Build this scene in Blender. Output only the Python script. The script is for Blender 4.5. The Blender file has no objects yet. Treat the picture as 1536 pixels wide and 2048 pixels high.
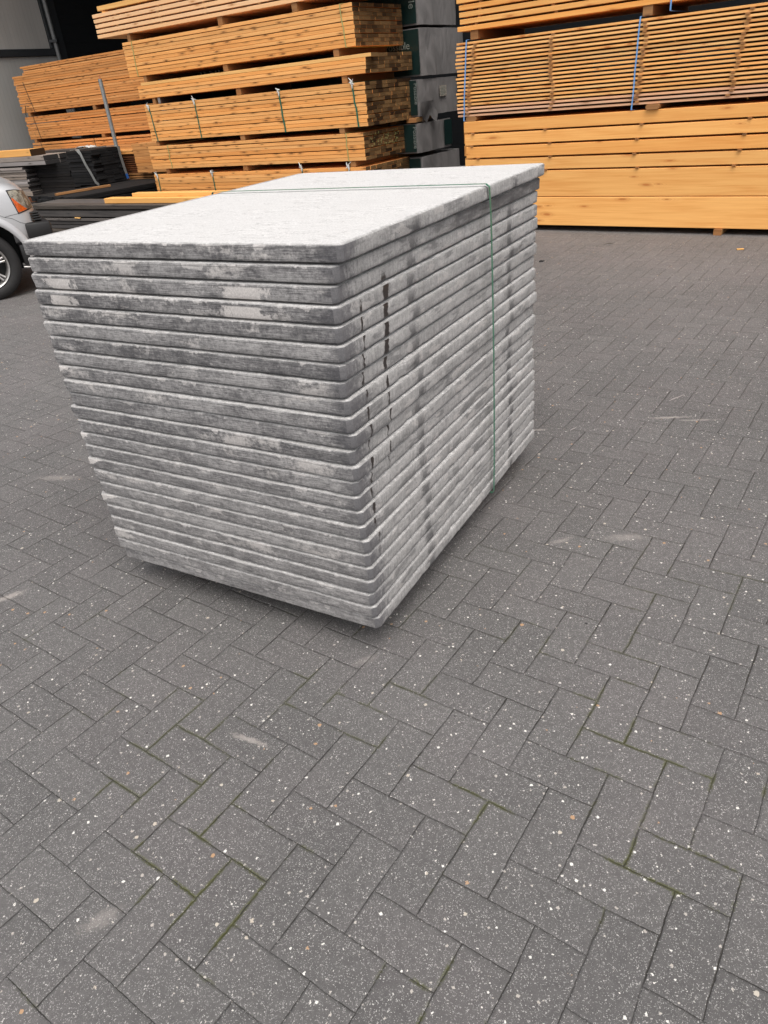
import bpy, bmesh, math, random
from mathutils import Vector, Matrix, noise
from mathutils.bvhtree import BVHTree

C = bpy.context.scene.collection
S = bpy.context.scene
rnd = random.Random(7)

# ------------------------------------------------------------------ camera
FPX = 1439.29
pitch, roll, CH = 0.53098, -0.10232, 1.45115
fw = Vector((0, math.cos(pitch), -math.sin(pitch)))
up = Vector((0, math.sin(pitch), math.cos(pitch)))
rt = Vector((1, 0, 0))
cR = rt * math.cos(roll) + up * math.sin(roll)
cU = -rt * math.sin(roll) + up * math.cos(roll)
cam = bpy.data.cameras.new('camera')
co = bpy.data.objects.new('camera', cam)
C.objects.link(co)
m = Matrix((cR, cU, -fw)).transposed().to_4x4()
m.translation = Vector((0, 0, CH))
co.matrix_world = m
cam.sensor_fit = 'VERTICAL'
cam.sensor_height = 24
cam.lens = FPX / 2048 * 24
cam.clip_start = 0.05
cam.clip_end = 500
S.camera = co

# ------------------------------------------------------------------ light
SUN_EL, SUN_AZ = math.radians(62), math.radians(172)      # azimuth clockwise from +Y
w = bpy.data.worlds.new('World'); S.world = w; w.use_nodes = True
nt = w.node_tree
bg = nt.nodes['Background']
sky = nt.nodes.new('ShaderNodeTexSky'); sky.sky_type = 'NISHITA'; sky.sun_disc = False
sky.sun_elevation = SUN_EL; sky.sun_rotation = SUN_AZ
sky.air_density = 1.0; sky.dust_density = 4.0; sky.ozone_density = 1.0
hs = nt.nodes.new('ShaderNodeHueSaturation'); hs.inputs['Saturation'].default_value = 0.25
nt.links.new(sky.outputs[0], hs.inputs['Color'])
nt.links.new(hs.outputs[0], bg.inputs['Color'])
bg.inputs['Strength'].default_value = 0.15
sl = bpy.data.lights.new('sun', 'SUN'); sl.energy = 1.55; sl.angle = math.radians(60)
sl.color = (1.0, 0.95, 0.88)
so = bpy.data.objects.new('sun', sl); C.objects.link(so)
sd_ = Vector((math.sin(SUN_AZ) * math.cos(SUN_EL), math.cos(SUN_AZ) * math.cos(SUN_EL), math.sin(SUN_EL)))
so.rotation_euler = sd_.to_track_quat('Z', 'Y').to_euler()
so.location = sd_ * 20
S.view_settings.view_transform = 'Standard'
S.view_settings.look = 'None'
S.view_settings.exposure = 0.35
S.view_settings.gamma = 1

# ------------------------------------------------------------------ node helper
class M:
    def __init__(s, name):
        s.m = bpy.data.materials.new(name); s.m.use_nodes = True
        s.t = s.m.node_tree; s.n = s.t.nodes; s.b = s.n['Principled BSDF']
    def new(s, k): return s.n.new('ShaderNode' + k)
    def put(s, sock, v):
        if isinstance(v, bpy.types.NodeSocket): s.t.links.new(v, sock)
        elif v is not None:
            if isinstance(v, (tuple, list)) and len(v) == 3 and len(sock.default_value) == 4: v = (*v, 1)
            sock.default_value = v
    def math(s, op, a, b=None, c=None, clamp=False):
        n = s.new('Math'); n.operation = op; n.use_clamp = clamp
        for i, v in enumerate((a, b, c)):
            if v is not None: s.put(n.inputs[i], v)
        return n.outputs[0]
    def add(s, a, b): return s.math('ADD', a, b)
    def sub(s, a, b): return s.math('SUBTRACT', a, b)
    def mul(s, a, b): return s.math('MULTIPLY', a, b)
    def mn(s, a, b): return s.math('MINIMUM', a, b)
    def mx(s, a, b): return s.math('MAXIMUM', a, b)
    def ss(s, x, lo, hi, a=0.0, b=1.0):
        n = s.new('MapRange'); n.interpolation_type = 'SMOOTHSTEP'
        s.put(n.inputs[0], x); s.put(n.inputs[1], lo); s.put(n.inputs[2], hi); s.put(n.inputs[3], a); s.put(n.inputs[4], b)
        return n.outputs[0]
    def lin(s, x, lo, hi, a=0.0, b=1.0):
        n = s.new('MapRange')
        s.put(n.inputs[0], x); s.put(n.inputs[1], lo); s.put(n.inputs[2], hi); s.put(n.inputs[3], a); s.put(n.inputs[4], b)
        return n.outputs[0]
    def mix(s, f, a, b, mode='MIX'):
        n = s.new('Mix'); n.data_type = 'RGBA'; n.blend_type = mode
        s.put(n.inputs[0], f); s.put(n.inputs[6], a); s.put(n.inputs[7], b)
        return n.outputs[2]
    def comb(s, x, y, z):
        n = s.new('CombineXYZ')
        for i, v in enumerate((x, y, z)): s.put(n.inputs[i], v)
        return n.outputs[0]
    def sep(s, v):
        n = s.new('SeparateXYZ'); s.put(n.inputs[0], v); return n.outputs
    def vm(s, op, a, b=None, scale=None):
        n = s.new('VectorMath'); n.operation = op; s.put(n.inputs[0], a)
        if b is not None: s.put(n.inputs[1], b)
        if scale is not None: s.put(n.inputs[3], scale)
        return n.outputs
    def noise(s, v, scale=1.0, detail=2.0, rough=0.5, dist=0.0, out=0, dims='3D'):
        n = s.new('TexNoise'); n.noise_dimensions = dims
        s.put(n.inputs['Vector'], v); s.put(n.inputs['Scale'], scale); s.put(n.inputs['Detail'], detail)
        s.put(n.inputs['Roughness'], rough); s.put(n.inputs['Distortion'], dist)
        return n.outputs[out]
    def vor(s, v, scale=1.0, feat='F1', rand=1.0, dims='3D'):
        n = s.new('TexVoronoi'); n.feature = feat; n.voronoi_dimensions = dims
        s.put(n.inputs['Vector'], v); s.put(n.inputs['Scale'], scale); s.put(n.inputs['Randomness'], rand)
        return n.outputs
    def obj(s): return s.new('TexCoord').outputs['Object']
    def onrm(s): return s.new('TexCoord').outputs['Normal']
    def pos(s): return s.new('NewGeometry').outputs['Position']
    def rand(s): return s.new('ObjectInfo').outputs['Random']
    def wn(s, v):
        n = s.new('TexWhiteNoise'); n.noise_dimensions = '3D'; s.put(n.inputs['Vector'], v); return n.outputs
    def bump(s, h, strength=1.0, dist=0.001):
        n = s.new('Bump'); s.put(n.inputs['Height'], h); n.inputs['Strength'].default_value = strength
        n.inputs['Distance'].default_value = dist
        s.t.links.new(n.outputs[0], s.b.inputs['Normal'])
    def done(s, col=None, rough=0.6, metal=None, **kw):
        if col is not None: s.put(s.b.inputs['Base Color'], col)
        s.put(s.b.inputs['Roughness'], rough)
        if metal is not None: s.put(s.b.inputs['Metallic'], metal)
        for k, v in kw.items(): s.put(s.b.inputs[k.replace('_', ' ')], v)
        return s.m

# ------------------------------------------------------------------ object helpers
def tag(o, label=None, cat=None, group=None, kind=None):
    if label: o['label'] = label
    if cat: o['category'] = cat
    if group: o['group'] = group
    if kind: o['kind'] = kind
    return o
def empty(name, loc, rz=0.0, parent=None):
    o = bpy.data.objects.new(name, None); C.objects.link(o)
    o.empty_display_size = 0.1
    o.location = loc; o.rotation_euler = (0, 0, rz); o.parent = parent
    return o
def link(name, me, mat=None, parent=None, loc=(0, 0, 0), rot=(0, 0, 0)):
    o = bpy.data.objects.new(name, me); C.objects.link(o)
    if mat is not None and len(me.materials) == 0: me.materials.append(mat)
    o.parent = parent; o.location = loc; o.rotation_euler = rot
    return o
def mesh_of(bm, name, smooth=None):
    bmesh.ops.recalc_face_normals(bm, faces=bm.faces)
    me = bpy.data.meshes.new(name); bm.to_mesh(me); bm.free()
    if smooth is not None:
        for p in me.polygons: p.use_smooth = True
        me.set_sharp_from_angle(angle=math.radians(smooth))
    return me
def bm_box(bm, x0, x1, y0, y1, z0, z1, bevel=0.0):
    r = bmesh.ops.create_cube(bm, size=1)
    for v in r['verts']:
        v.co = Vector((x0 + (v.co.x + .5) * (x1 - x0), y0 + (v.co.y + .5) * (y1 - y0), z0 + (v.co.z + .5) * (z1 - z0)))
    if bevel:
        es = list({e for v in r['verts'] for e in v.link_edges})
        bmesh.ops.bevel(bm, geom=es, offset=bevel, segments=2, affect='EDGES', profile=.5)
def box(name, d, mat, parent=None, bevel=0.0, loc=(0, 0, 0), rot=(0, 0, 0)):
    bm = bmesh.new(); bm_box(bm, *d, bevel=bevel)
    return link(name, mesh_of(bm, name, 35 if bevel else None), mat, parent, loc, rot)
def bm_tube(bm, pts, r, seg=10, cap=True):
    rings = []
    pts = [Vector(p) for p in pts]
    ref = Vector((0.13, 0.27, 1)).normalized()
    for i, p in enumerate(pts):
        t = (pts[min(i + 1, len(pts) - 1)] - pts[max(i - 1, 0)]).normalized()
        a = t.cross(ref)
        if a.length < .05: a = t.cross(Vector((1, 0, 0)))
        a.normalize(); b = t.cross(a)
        rr = r[i] if isinstance(r, (list, tuple)) else r
        rings.append([bm.verts.new(p + (a * math.cos(2 * math.pi * k / seg) + b * math.sin(2 * math.pi * k / seg)) * rr) for k in range(seg)])
    for A, B in zip(rings, rings[1:]):
        for k in range(seg):
            bm.faces.new((A[k], A[(k + 1) % seg], B[(k + 1) % seg], B[k]))
    if cap:
        bm.faces.new(rings[0]); bm.faces.new(rings[-1])
def bm_lathe(bm, prof, seg=48, axis='y', cx=0.0, cy=0.0, cz=0.0, closed=False):
    rings = []
    for r, h in prof:
        ring = []
        for k in range(seg):
            a = 2 * math.pi * k / seg
            ring.append(bm.verts.new((cx + r * math.cos(a), cy + h, cz + r * math.sin(a))))
        rings.append(ring)
    prs = list(zip(rings, rings[1:])) + ([(rings[-1], rings[0])] if closed else [])
    for A, B in prs:
        for k in range(seg): bm.faces.new((A[k], A[(k + 1) % seg], B[(k + 1) % seg], B[k]))

# ------------------------------------------------------------------ frames measured on site
class Frame:
    def __init__(s, P, deg):
        s.P = Vector((P[0], P[1], 0)); s.a = math.radians(deg)
        s.e = Vector((math.cos(s.a), math.sin(s.a), 0)); s.n = Vector((-s.e.y, s.e.x, 0))
    def at(s, u, v, z=0.0): return s.P + s.e * u + s.n * v + Vector((0, 0, z))
FL = Frame((0.342, 9.279), -35.7)        # left timber rows
FR = Frame((1.952, 8.009), -38.25)       # right timber row
FS = Frame((-0.05696, 1.62326), math.degrees(1.01541))     # pile of slabs (u along the long side)

# ------------------------------------------------------------------ materials
def paver_mat():
    k = M('concrete_block_paving')
    pos = k.pos()
    P0 = Vector((0.46848, 1.1369, 0)); a = -0.6492; U = 0.1055
    e = (math.cos(a), math.sin(a), 0); n = (e[1], -e[0], 0)
    wob = k.noise(pos, 9.0, 2, out=1)
    wob = k.vm('SUBTRACT', wob, (.5, .5, .5))[0]
    wob = k.vm('SCALE', wob, scale=0.0085)[0]
    wf = k.noise(pos, 110.0, 2, out=1)
    wf = k.vm('SCALE', k.vm('SUBTRACT', wf, (.5, .5, .5))[0], scale=0.0032)[0]
    q = k.vm('SUBTRACT', k.vm('ADD', k.vm('ADD', pos, wob)[0], wf)[0], tuple(P0))[0]
    u = k.add(k.math('DIVIDE', k.vm('DOT_PRODUCT', q, e)[1], U), 400)
    v = k.add(k.math('DIVIDE', k.vm('DOT_PRODUCT', q, n)[1], U), 400)
    i = k.math('FLOOR', u); j = k.math('FLOOR', v)
    fu = k.sub(u, i); fv = k.sub(v, j)
    c = k.math('FLOORED_MODULO', k.add(i, j), 4)
    H = k.math('GREATER_THAN', c, 1.5)
    sec = k.math('FLOORED_MODULO', c, 2)
    sec = k.math('GREATER_THAN', sec, .5)
    nH = k.sub(1.0, H)
    along = k.add(k.add(k.mul(H, fu), k.mul(nH, fv)), sec)
    acr = k.add(k.mul(H, fv), k.mul(nH, fu))
    d = k.mn(k.mn(along, k.sub(2.0, along)), k.mn(acr, k.sub(1.0, acr)))
    dd = k.mul(d, U)
    # rounded brick corners
    da = k.mn(along, k.sub(2.0, along)); db = k.mn(acr, k.sub(1.0, acr))
    ids = k.comb(k.sub(i, k.mul(sec, H)), k.sub(j, k.mul(sec, nH)), 0.0)
    r = k.wn(ids); rs = k.sep(r[1])
    nb = k.noise(pos, 2.3, 3)
    dV = k.add(k.mul(H, da), k.mul(nH, db)); nearV = k.math('LESS_THAN', dV, k.add(d, .0001))
    # joint width varies along the joints
    jn = k.noise(pos, 3.1, 3, .6)
    jw = k.mul(k.lin(jn, .35, .65, 0.0000, 0.0012), k.lin(nearV, 0, 1, .5, 1.3))
    jw = k.mul(jw, k.lin(k.noise(pos, 38.0, 2), .3, .7, .45, 1.6))
    jfac = k.ss(dd, k.add(jw, .0009), k.mul(jw, .55))           # 1 inside joint
    bev = k.ss(dd, .0, .006)
    grit = k.noise(pos, 900.0, 2, .6)
    mid = k.noise(pos, 60.0, 3, .65)
    base = k.mix(k.lin(rs[0], 0, 1), (.108, .103, .101), (.128, .122, .119))
    base = k.mix(k.ss(nb, .4, .65, 0, .45), base, (.134, .122, .121))
    g = k.lin(grit, .25, .75, .50, 1.50)
    g = k.mul(g, k.lin(mid, .3, .7, .86, 1.14))
    big = k.noise(pos, .55, 3, .6)
    g = k.mul(g, k.lin(big, .35, .65, .88, 1.10))
    base = k.mix(1.0, base, k.comb(g, g, g), 'MULTIPLY')
    # aggregate specks
    wz = k.vm('SCALE', k.vm('SUBTRACT', k.noise(pos, 210.0, 2, .7, out=1), (.5, .5, .5))[0], scale=.0085)[0]
    ps = k.vm('ADD', pos, wz)[0]
    def specks(col, scale, lo, hi, colr, keep, fac=1.0):
        vo = k.vor(ps, scale, dims='3D')
        rr = k.sep(vo[1])
        th = k.lin(rr[0], 0, 1, lo, hi)
        msk = k.ss(vo[0], th, k.mul(th, .88))
        msk = k.mul(msk, k.math('GREATER_THAN', rr[1], keep))
        msk = k.mul(msk, fac)
        tint = k.mix(rr[2], colr[0], colr[1])
        return k.mix(msk, col, tint), msk
    dens = k.ss(k.noise(pos, 14.0, 2), .38, .66, .35, 1.0)
    base, _ = specks(base, 360.0, .16, .44, ((.30, .29, .285), (.52, .50, .48)), .40, .85)
    base, m1 = specks(base, 190.0, .05, .36, ((.34, .325, .31), (.66, .63, .60)), .66, dens)
    base, m2 = specks(base, 78.0, .06, .30, ((.44, .40, .36), (.78, .75, .70)), .79)
    base, m3 = specks(base, 31.0, .07, .19, ((.44, .27, .15), (.52, .47, .40)), .86)
    base, m4 = specks(base, 19.0, .03, .10, ((.03, .03, .03), (.05, .045, .045)), .93)
    # joints: dark, sandy and mossy stretches
    moss = k.ss(k.noise(pos, 2.6, 3, .65), .50, .60)
    near = k.lin(k.sep(pos)[1], 2.3, .9, 0, 1)
    near.node.clamp = True
    jc = k.mix(k.noise(pos, 30.0, 2), (.016, .015, .014), (.070, .064, .056))
    mossb = k.mul(moss, k.ss(k.noise(pos, 17.0, 3, .6), .42, .54))
    jc = k.mix(k.mul(mossb, near), jc, k.mix(k.noise(pos, 260.0, 2), (.034, .036, .010), (.105, .105, .030)))
    sand = k.ss(k.noise(pos, 4.7, 3, .6), .47, .60)
    jvis = k.mul(jfac, k.sub(1.0, k.mul(sand, k.lin(nearV, 0, 1, .92, .55))))
    # moss creeping a little over the edges
    edge = k.mul(k.ss(dd, .0075, .0015), k.ss(k.add(k.noise(pos, 120.0, 3, .7), k.mul(moss, .16)), .54, .62))
    base = k.mix(k.mul(k.mul(edge, moss), k.mul(near, .8)), base, (.075, .080, .022))
    base = k.mix(jvis, base, jc)
    # pale scuffs of mortar dust
    for (x, y, ang, L, W, st) in [(-.415, 1.357, -.50, .070, .010, .75), (-.682, .905, .5, .050, .022, .42), (1.383, 3.073, -.15, .10, .014, .8),
                                  (1.489, 3.016, -.2, .09, .012, .6), (.844, 2.12, -.1, .08, .028, .42), (.76, 3.085, -.1, .05, .012, .7),
                                  (-1.368, 2.146, .5, .06, .02, .8), (.62, 2.14, .3, .05, .014, .45), (-.10, 1.62, .4, .05, .02, .25), (-1.52, 3.1, -.2, .13, .03, .4), (.5, 1.0, .5, .05, .02, .1)]:
        dv = k.vm('SUBTRACT', pos, (x, y, 0))[0]
        aa = k.math('DIVIDE', k.vm('DOT_PRODUCT', dv, (math.cos(ang), math.sin(ang), 0))[1], L)
        bb = k.math('DIVIDE', k.vm('DOT_PRODUCT', dv, (-math.sin(ang), math.cos(ang), 0))[1], W)
        rr = k.math('SQRT', k.add(k.mul(aa, aa), k.mul(bb, bb)))
        rr = k.add(rr, k.lin(mid, .3, .7, -.45, .45))
        mk = k.mul(k.ss(rr, 1.15, .25), st)
        mk = k.mul(mk, k.ss(grit, .35, .6, .45, 1))
        base = k.mix(mk, base, (.42, .38, .35))
    # per brick tilt and height
    tx = k.mul(k.sub(along, 1.0), k.mul(k.sub(rs[1], .5), .0030)); ty = k.mul(k.sub(acr, .5), k.mul(k.sub(rs[2], .5), .0030))
    hgt = k.add(k.mul(rs[0], .0012), k.add(tx, ty))
    hgt = k.add(hgt, k.mul(bev, .0022))
    hgt = k.sub(hgt, k.mul(jfac, .004))
    hgt = k.add(hgt, k.mul(grit, .0011))
    hgt = k.add(hgt, k.mul(mid, .0008))
    k.bump(hgt, .8, 1.0)
    return k.done(base, k.lin(grit, .2, .8, .65, .9), Specular_IOR_Level=.35)

SL, SW = 1.39333, 1.04697
def slab_mat():
    k = M('slab_concrete')
    o = k.obj(); ox, oy, oz = k.sep(o)[:3]
    n = k.onrm(); nx, ny, nz = k.sep(n)[:3]
    anx = k.math('ABSOLUTE', nx); any_ = k.math('ABSOLUTE', ny)
    R = k.rand(); R50 = k.mul(R, 57.0); pos = k.pos()
    # frame of the pile
    rel = k.vm('SUBTRACT', pos, tuple(FS.P))[0]
    s = k.vm('DOT_PRODUCT', rel, tuple(FS.e))[1]; pz = k.sep(pos)[2]
    t = k.vm('DOT_PRODUCT', rel, tuple(FS.n))[1]
    fine = k.noise(k.comb(k.add(ox, R50), oy, oz), 420.0, 3, .65)
    # --- end face (steel mould streaks)
    st = k.noise(k.comb(R50, k.mul(oy, 9), k.mul(oz, 380)), 1.0, 5, .75)
    st2 = k.noise(k.comb(R50, k.mul(oy, 26), k.mul(oz, 1100)), 1.0, 3, .75)
    cl = k.noise(k.comb(R50, k.mul(oy, 8), k.mul(oz, 22)), 1.0, 6, .74)
    iso = k.noise(k.comb(k.add(ox, R50), oy, oz), 75.0, 5, .78)
    v = k.add(k.add(k.add(k.mul(st, .30), k.mul(st2, .46)), k.add(k.mul(cl, .44), k.mul(iso, .36))), k.lin(R, 0, 1, -.02, .05))
    endc = k.mix(k.ss(v, .66, 1.0), (.088, .085, .089), (.46, .444, .435))
    pch = k.noise(k.comb(k.add(R50, 9.0), k.mul(oy, 3.6), k.mul(oz, 9)), 1.0, 5, .7)
    endc = k.mix(k.mul(k.ss(k.add(pch, k.mul(iso, .30)), .70, .82), .75), endc, (.56, .528, .505))
    blot = k.noise(k.comb(k.add(R50, 3.0), k.mul(oy, 26), k.mul(oz, 40)), 1.0, 3, .6)
    endc = k.mix(k.mul(k.ss(blot, .68, .74), .45), endc, (.56, .53, .51))
    drb = k.noise(k.comb(k.add(R50, 13.0), k.mul(oy, 14), k.mul(oz, 6)), 1.0, 4, .65)
    hgt_ = k.lin(drb, .52, .72, .0405, .022)
    endc = k.mix(k.mul(k.mul(k.ss(oz, hgt_, k.add(hgt_, .002)), k.ss(drb, .54, .60)), k.ss(st2, .3, .55, .2, .75)), endc, (.58, .55, .53))
    scr = k.noise(k.comb(k.add(R50, 31.0), k.mul(oy, 3.5), k.mul(oz, 700)), 1.0, 2, .5)
    endc = k.mix(k.mul(k.mul(k.ss(scr, .66, .72), k.ss(cl, .42, .55)), .6), endc, (.55, .54, .53))
    endc = k.mix(k.mul(k.ss(oz, .0375, .0400), k.ss(k.noise(k.comb(R50, k.mul(oy, 45), 0.0), 1.0, 3), .35, .60, .1, .75)), endc, (.50, .49, .48))
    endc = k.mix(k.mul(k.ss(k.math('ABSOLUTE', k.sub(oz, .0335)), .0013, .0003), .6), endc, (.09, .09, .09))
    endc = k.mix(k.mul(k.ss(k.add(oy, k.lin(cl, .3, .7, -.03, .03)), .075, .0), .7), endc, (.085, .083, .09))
    # lumps of pale mortar on four left corners
    for kk, wl in ((8, .055), (13, .040), (15, .075), (18, .085)):
        z0_ = .09732 + (23 - kk) * (1.17429 - .09732) / 24
        zm = k.mul(k.math('GREATER_THAN', pz, z0_), k.math('LESS_THAN', pz, z0_ + .0448))
        ln = k.noise(k.comb(R50, k.mul(oy, 55), k.mul(oz, 70)), 1.0, 3, .6)
        ex_ = k.add(k.sub(k.sub(SW, oy), k.mul(k.sub(oz, .018), wl / .025)), k.lin(ln, .3, .7, -.012, .012))
        endc = k.mix(k.mul(k.mul(zm, k.ss(ex_, .016, .008)), .9), endc, (.62, .585, .56))
    low = k.ss(pz, .75, .25, 0, .30)
    endc = k.mix(k.mul(low, k.ss(st2, .35, .6)), endc, (.44, .415, .395))
    # two slabs with matching pale patches (third and fourth from the top)
    zz = k.mul(k.math('GREATER_THAN', pz, .985), k.math('LESS_THAN', pz, 1.083))
    pn = k.lin(k.noise(k.comb(R50, k.mul(oy, 40), k.mul(oz, 40)), 1.0, 4, .7), .3, .7, -.035, .035)
    for c0, hw, zm in ((.925, .055, .0), (.27, .075, .0)):
        mk = k.ss(k.add(k.math('ABSOLUTE', k.sub(t, c0)), pn), hw, k.mul(hw, .72))
        mk = k.mul(k.mul(mk, zz), k.ss(oz, .034, .029))
        endc = k.mix(k.mul(mk, .9), endc, (.60, .565, .54))
    # --- long side (rough cast)
    vs = k.noise(k.comb(k.mul(ox, 170), R50, k.mul(oz, 22)), 1.0, 4, .65)
    cb = k.noise(k.comb(k.mul(ox, 5), k.add(R50, 20.0), k.mul(oz, 20)), 1.0, 6, .72)
    sv = k.add(k.add(k.mul(vs, .38), k.mul(cb, .50)), k.mul(iso, .42))
    side = k.mix(k.ss(sv, .42, .88), (.22, .212, .208), (.54, .52, .506))
    dk = k.noise(k.comb(k.mul(ox, 7), k.add(R50, 40.0), k.mul(oz, 30)), 1.0, 4, .6)
    side = k.mix(k.mul(k.ss(k.add(dk, k.mul(fine, .1)), .60, .68), .6), side, (.16, .155, .155))
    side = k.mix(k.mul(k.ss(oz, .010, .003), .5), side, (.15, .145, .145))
    lt = k.noise(k.comb(k.mul(ox, 11), k.add(R50, 60.0), k.mul(oz, 26)), 1.0, 3, .55)
    side = k.mix(k.mul(k.ss(lt, .60, .63), .6), side, (.52, .49, .47))
    pit = k.vor(k.comb(ox, R50, oz), 95.0)
    side = k.mix(k.mul(k.ss(pit[0], .16, .09), k.math('GREATER_THAN', k.sep(pit[1])[0], .7)), side, (.11, .105, .10))
    # fuzzy dark marks, at the same two places on every slab
    fz = k.noise(k.comb(k.mul(ox, 70), R50, k.mul(oz, 45)), 1.0, 5, .8)
    for c0, hw, stg in ((.367, .034, .75), (1.10, .030, .82)):
        off = k.lin(R, 0, 1, -.014, .014)
        dd = k.add(k.math('ABSOLUTE', k.sub(k.sub(s, c0), off)), k.lin(fz, .3, .7, -.018, .018))
        mk = k.ss(dd, hw, k.mul(hw, .25))
        mk = k.mul(mk, k.ss(oz, .040, .010, .35, 1.0))
        side = k.mix(k.mul(mk, stg), side, (.070, .067, .070))
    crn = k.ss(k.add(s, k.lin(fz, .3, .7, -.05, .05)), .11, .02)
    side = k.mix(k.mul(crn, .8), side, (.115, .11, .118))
    # second slab is dark and damp towards the far end
    z2 = k.mul(k.math('GREATER_THAN', pz, 1.0845), k.math('LESS_THAN', pz, 1.1285))
    dm = k.mul(z2, k.ss(k.add(s, k.lin(cb, .3, .7, -.2, .2)), .45, .80))
    side = k.mix(k.mul(dm, k.ss(dk, .30, .52, .3, .85)), side, (.105, .098, .098))
    # bitumen drips running down from slab to slab
    zc = k.lin(pz, 1.03, .60, .225, .176)
    wig = k.mul(k.sub(k.noise(k.comb(k.mul(pz, 42), 0.0, 0.0), 1.0, 3), .5), .026)
    wid = k.mul(k.lin(k.noise(k.comb(k.mul(pz, 19), 7.0, 0.0), 1.0, 3), .33, .66, .002, .017), k.ss(pz, .62, 1.0, .35, 1.5))
    d1 = k.ss(k.math('ABSOLUTE', k.sub(k.sub(s, zc), wig)), wid, k.mul(wid, .7))
    d1 = k.mul(d1, k.mul(k.ss(pz, .50, .60), k.ss(pz, 1.062, 1.050)))
    zc2 = k.lin(pz, 1.03, .45, .104, .066)
    wid2 = k.lin(k.noise(k.comb(k.mul(pz, 30), 17.0, 0.0), 1.0, 2), .4, .72, .0014, .011)
    d2 = k.ss(k.math('ABSOLUTE', k.add(k.sub(s, zc2), wig)), wid2, k.mul(wid2, .7))
    d2 = k.mul(d2, k.mul(k.ss(pz, .30, .42), k.ss(pz, 1.032, 1.022)))
    drip = k.mul(k.mx(d1, d2), k.ss(any_, .6, .8))
    side = k.mix(k.mul(k.ss(oz, .0375, .0405), k.ss(k.noise(k.comb(k.mul(ox,120),R50,0.0),1.0,2),.40,.55,.1,.7)), side, (.55, .53, .51))
    # --- top (floated, pale)
    tp = k.comb(k.add(k.mul(ox, 60), R50), k.mul(oy, 11), 0.0)
    strk = k.noise(tp, 1.0, 3, .6, .9)
    cov = k.noise(k.comb(k.mul(ox, 9), k.mul(oy, 5), R50), 1.0, 3, .6)
    thin = k.ss(k.math('ABSOLUTE', k.sub(strk, .5)), .030, .004)
    thin = k.mul(thin, k.ss(cov, .42, .60))
    top = k.mix(k.lin(cov, .3, .7), (.56, .547, .536), (.63, .617, .605))
    top = k.mix(k.mul(thin, .65), top, (.27, .262, .255))
    tn = k.noise(k.comb(k.mul(ox, 60), k.mul(oy, 20), R50), 1.0, 4, .7)
    top = k.mix(k.ss(tn, .52, .75, 0, .22), top, (.47, .455, .44))
    # darker grey rim round the top edge, broken up by noise
    ex = k.mn(ox, k.sub(SL, ox)); ey = k.mn(oy, k.sub(SW, oy)); ed = k.mn(ex, ey)
    rimn = k.noise(k.comb(k.mul(ox, 70), k.mul(oy, 70), R50), 1.0, 3, .7)
    rim = k.mul(k.ss(k.add(ed, k.lin(rimn, .3, .7, -.006, .006)), .012, .002), .85)
    top = k.mix(rim, top, k.mix(rimn, (.22, .215, .21), (.52, .505, .49)))
    # combine
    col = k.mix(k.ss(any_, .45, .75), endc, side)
    diag = k.mul(k.ss(any_, .35, .5), k.ss(anx, .35, .5))
    col = k.mix(k.mul(diag, k.ss(cl, .35, .6, .45, .85)), col, (.13, .127, .132))
    col = k.mix(k.ss(nz, .62, .93), col, top)
    fine2 = k.noise(k.comb(k.add(ox, R50), oy, oz), 170.0, 3, .7)
    g = k.mul(k.lin(fine, .25, .75, .82, 1.18), k.lin(fine2, .25, .75, .82, 1.18))
    col = k.mix(1.0, col, k.comb(g, g, g), 'MULTIPLY')
    col = k.mix(drip, col, (.042, .034, .032))
    h = k.add(k.mul(fine, .0008), k.mul(k.mul(st, .0010), k.ss(anx, .5, .8)))
    h = k.add(h, k.mul(k.mul(vs, .0012), k.ss(any_, .5, .8)))
    h = k.add(h, k.mul(k.mul(strk, .0030), k.ss(nz, .7, .9)))
    k.bump(h, .8, 1.0)
    return k.done(col, k.mix(drip, (.82, .82, .82), (.3, .3, .3)), Specular_IOR_Level=.3)

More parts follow.
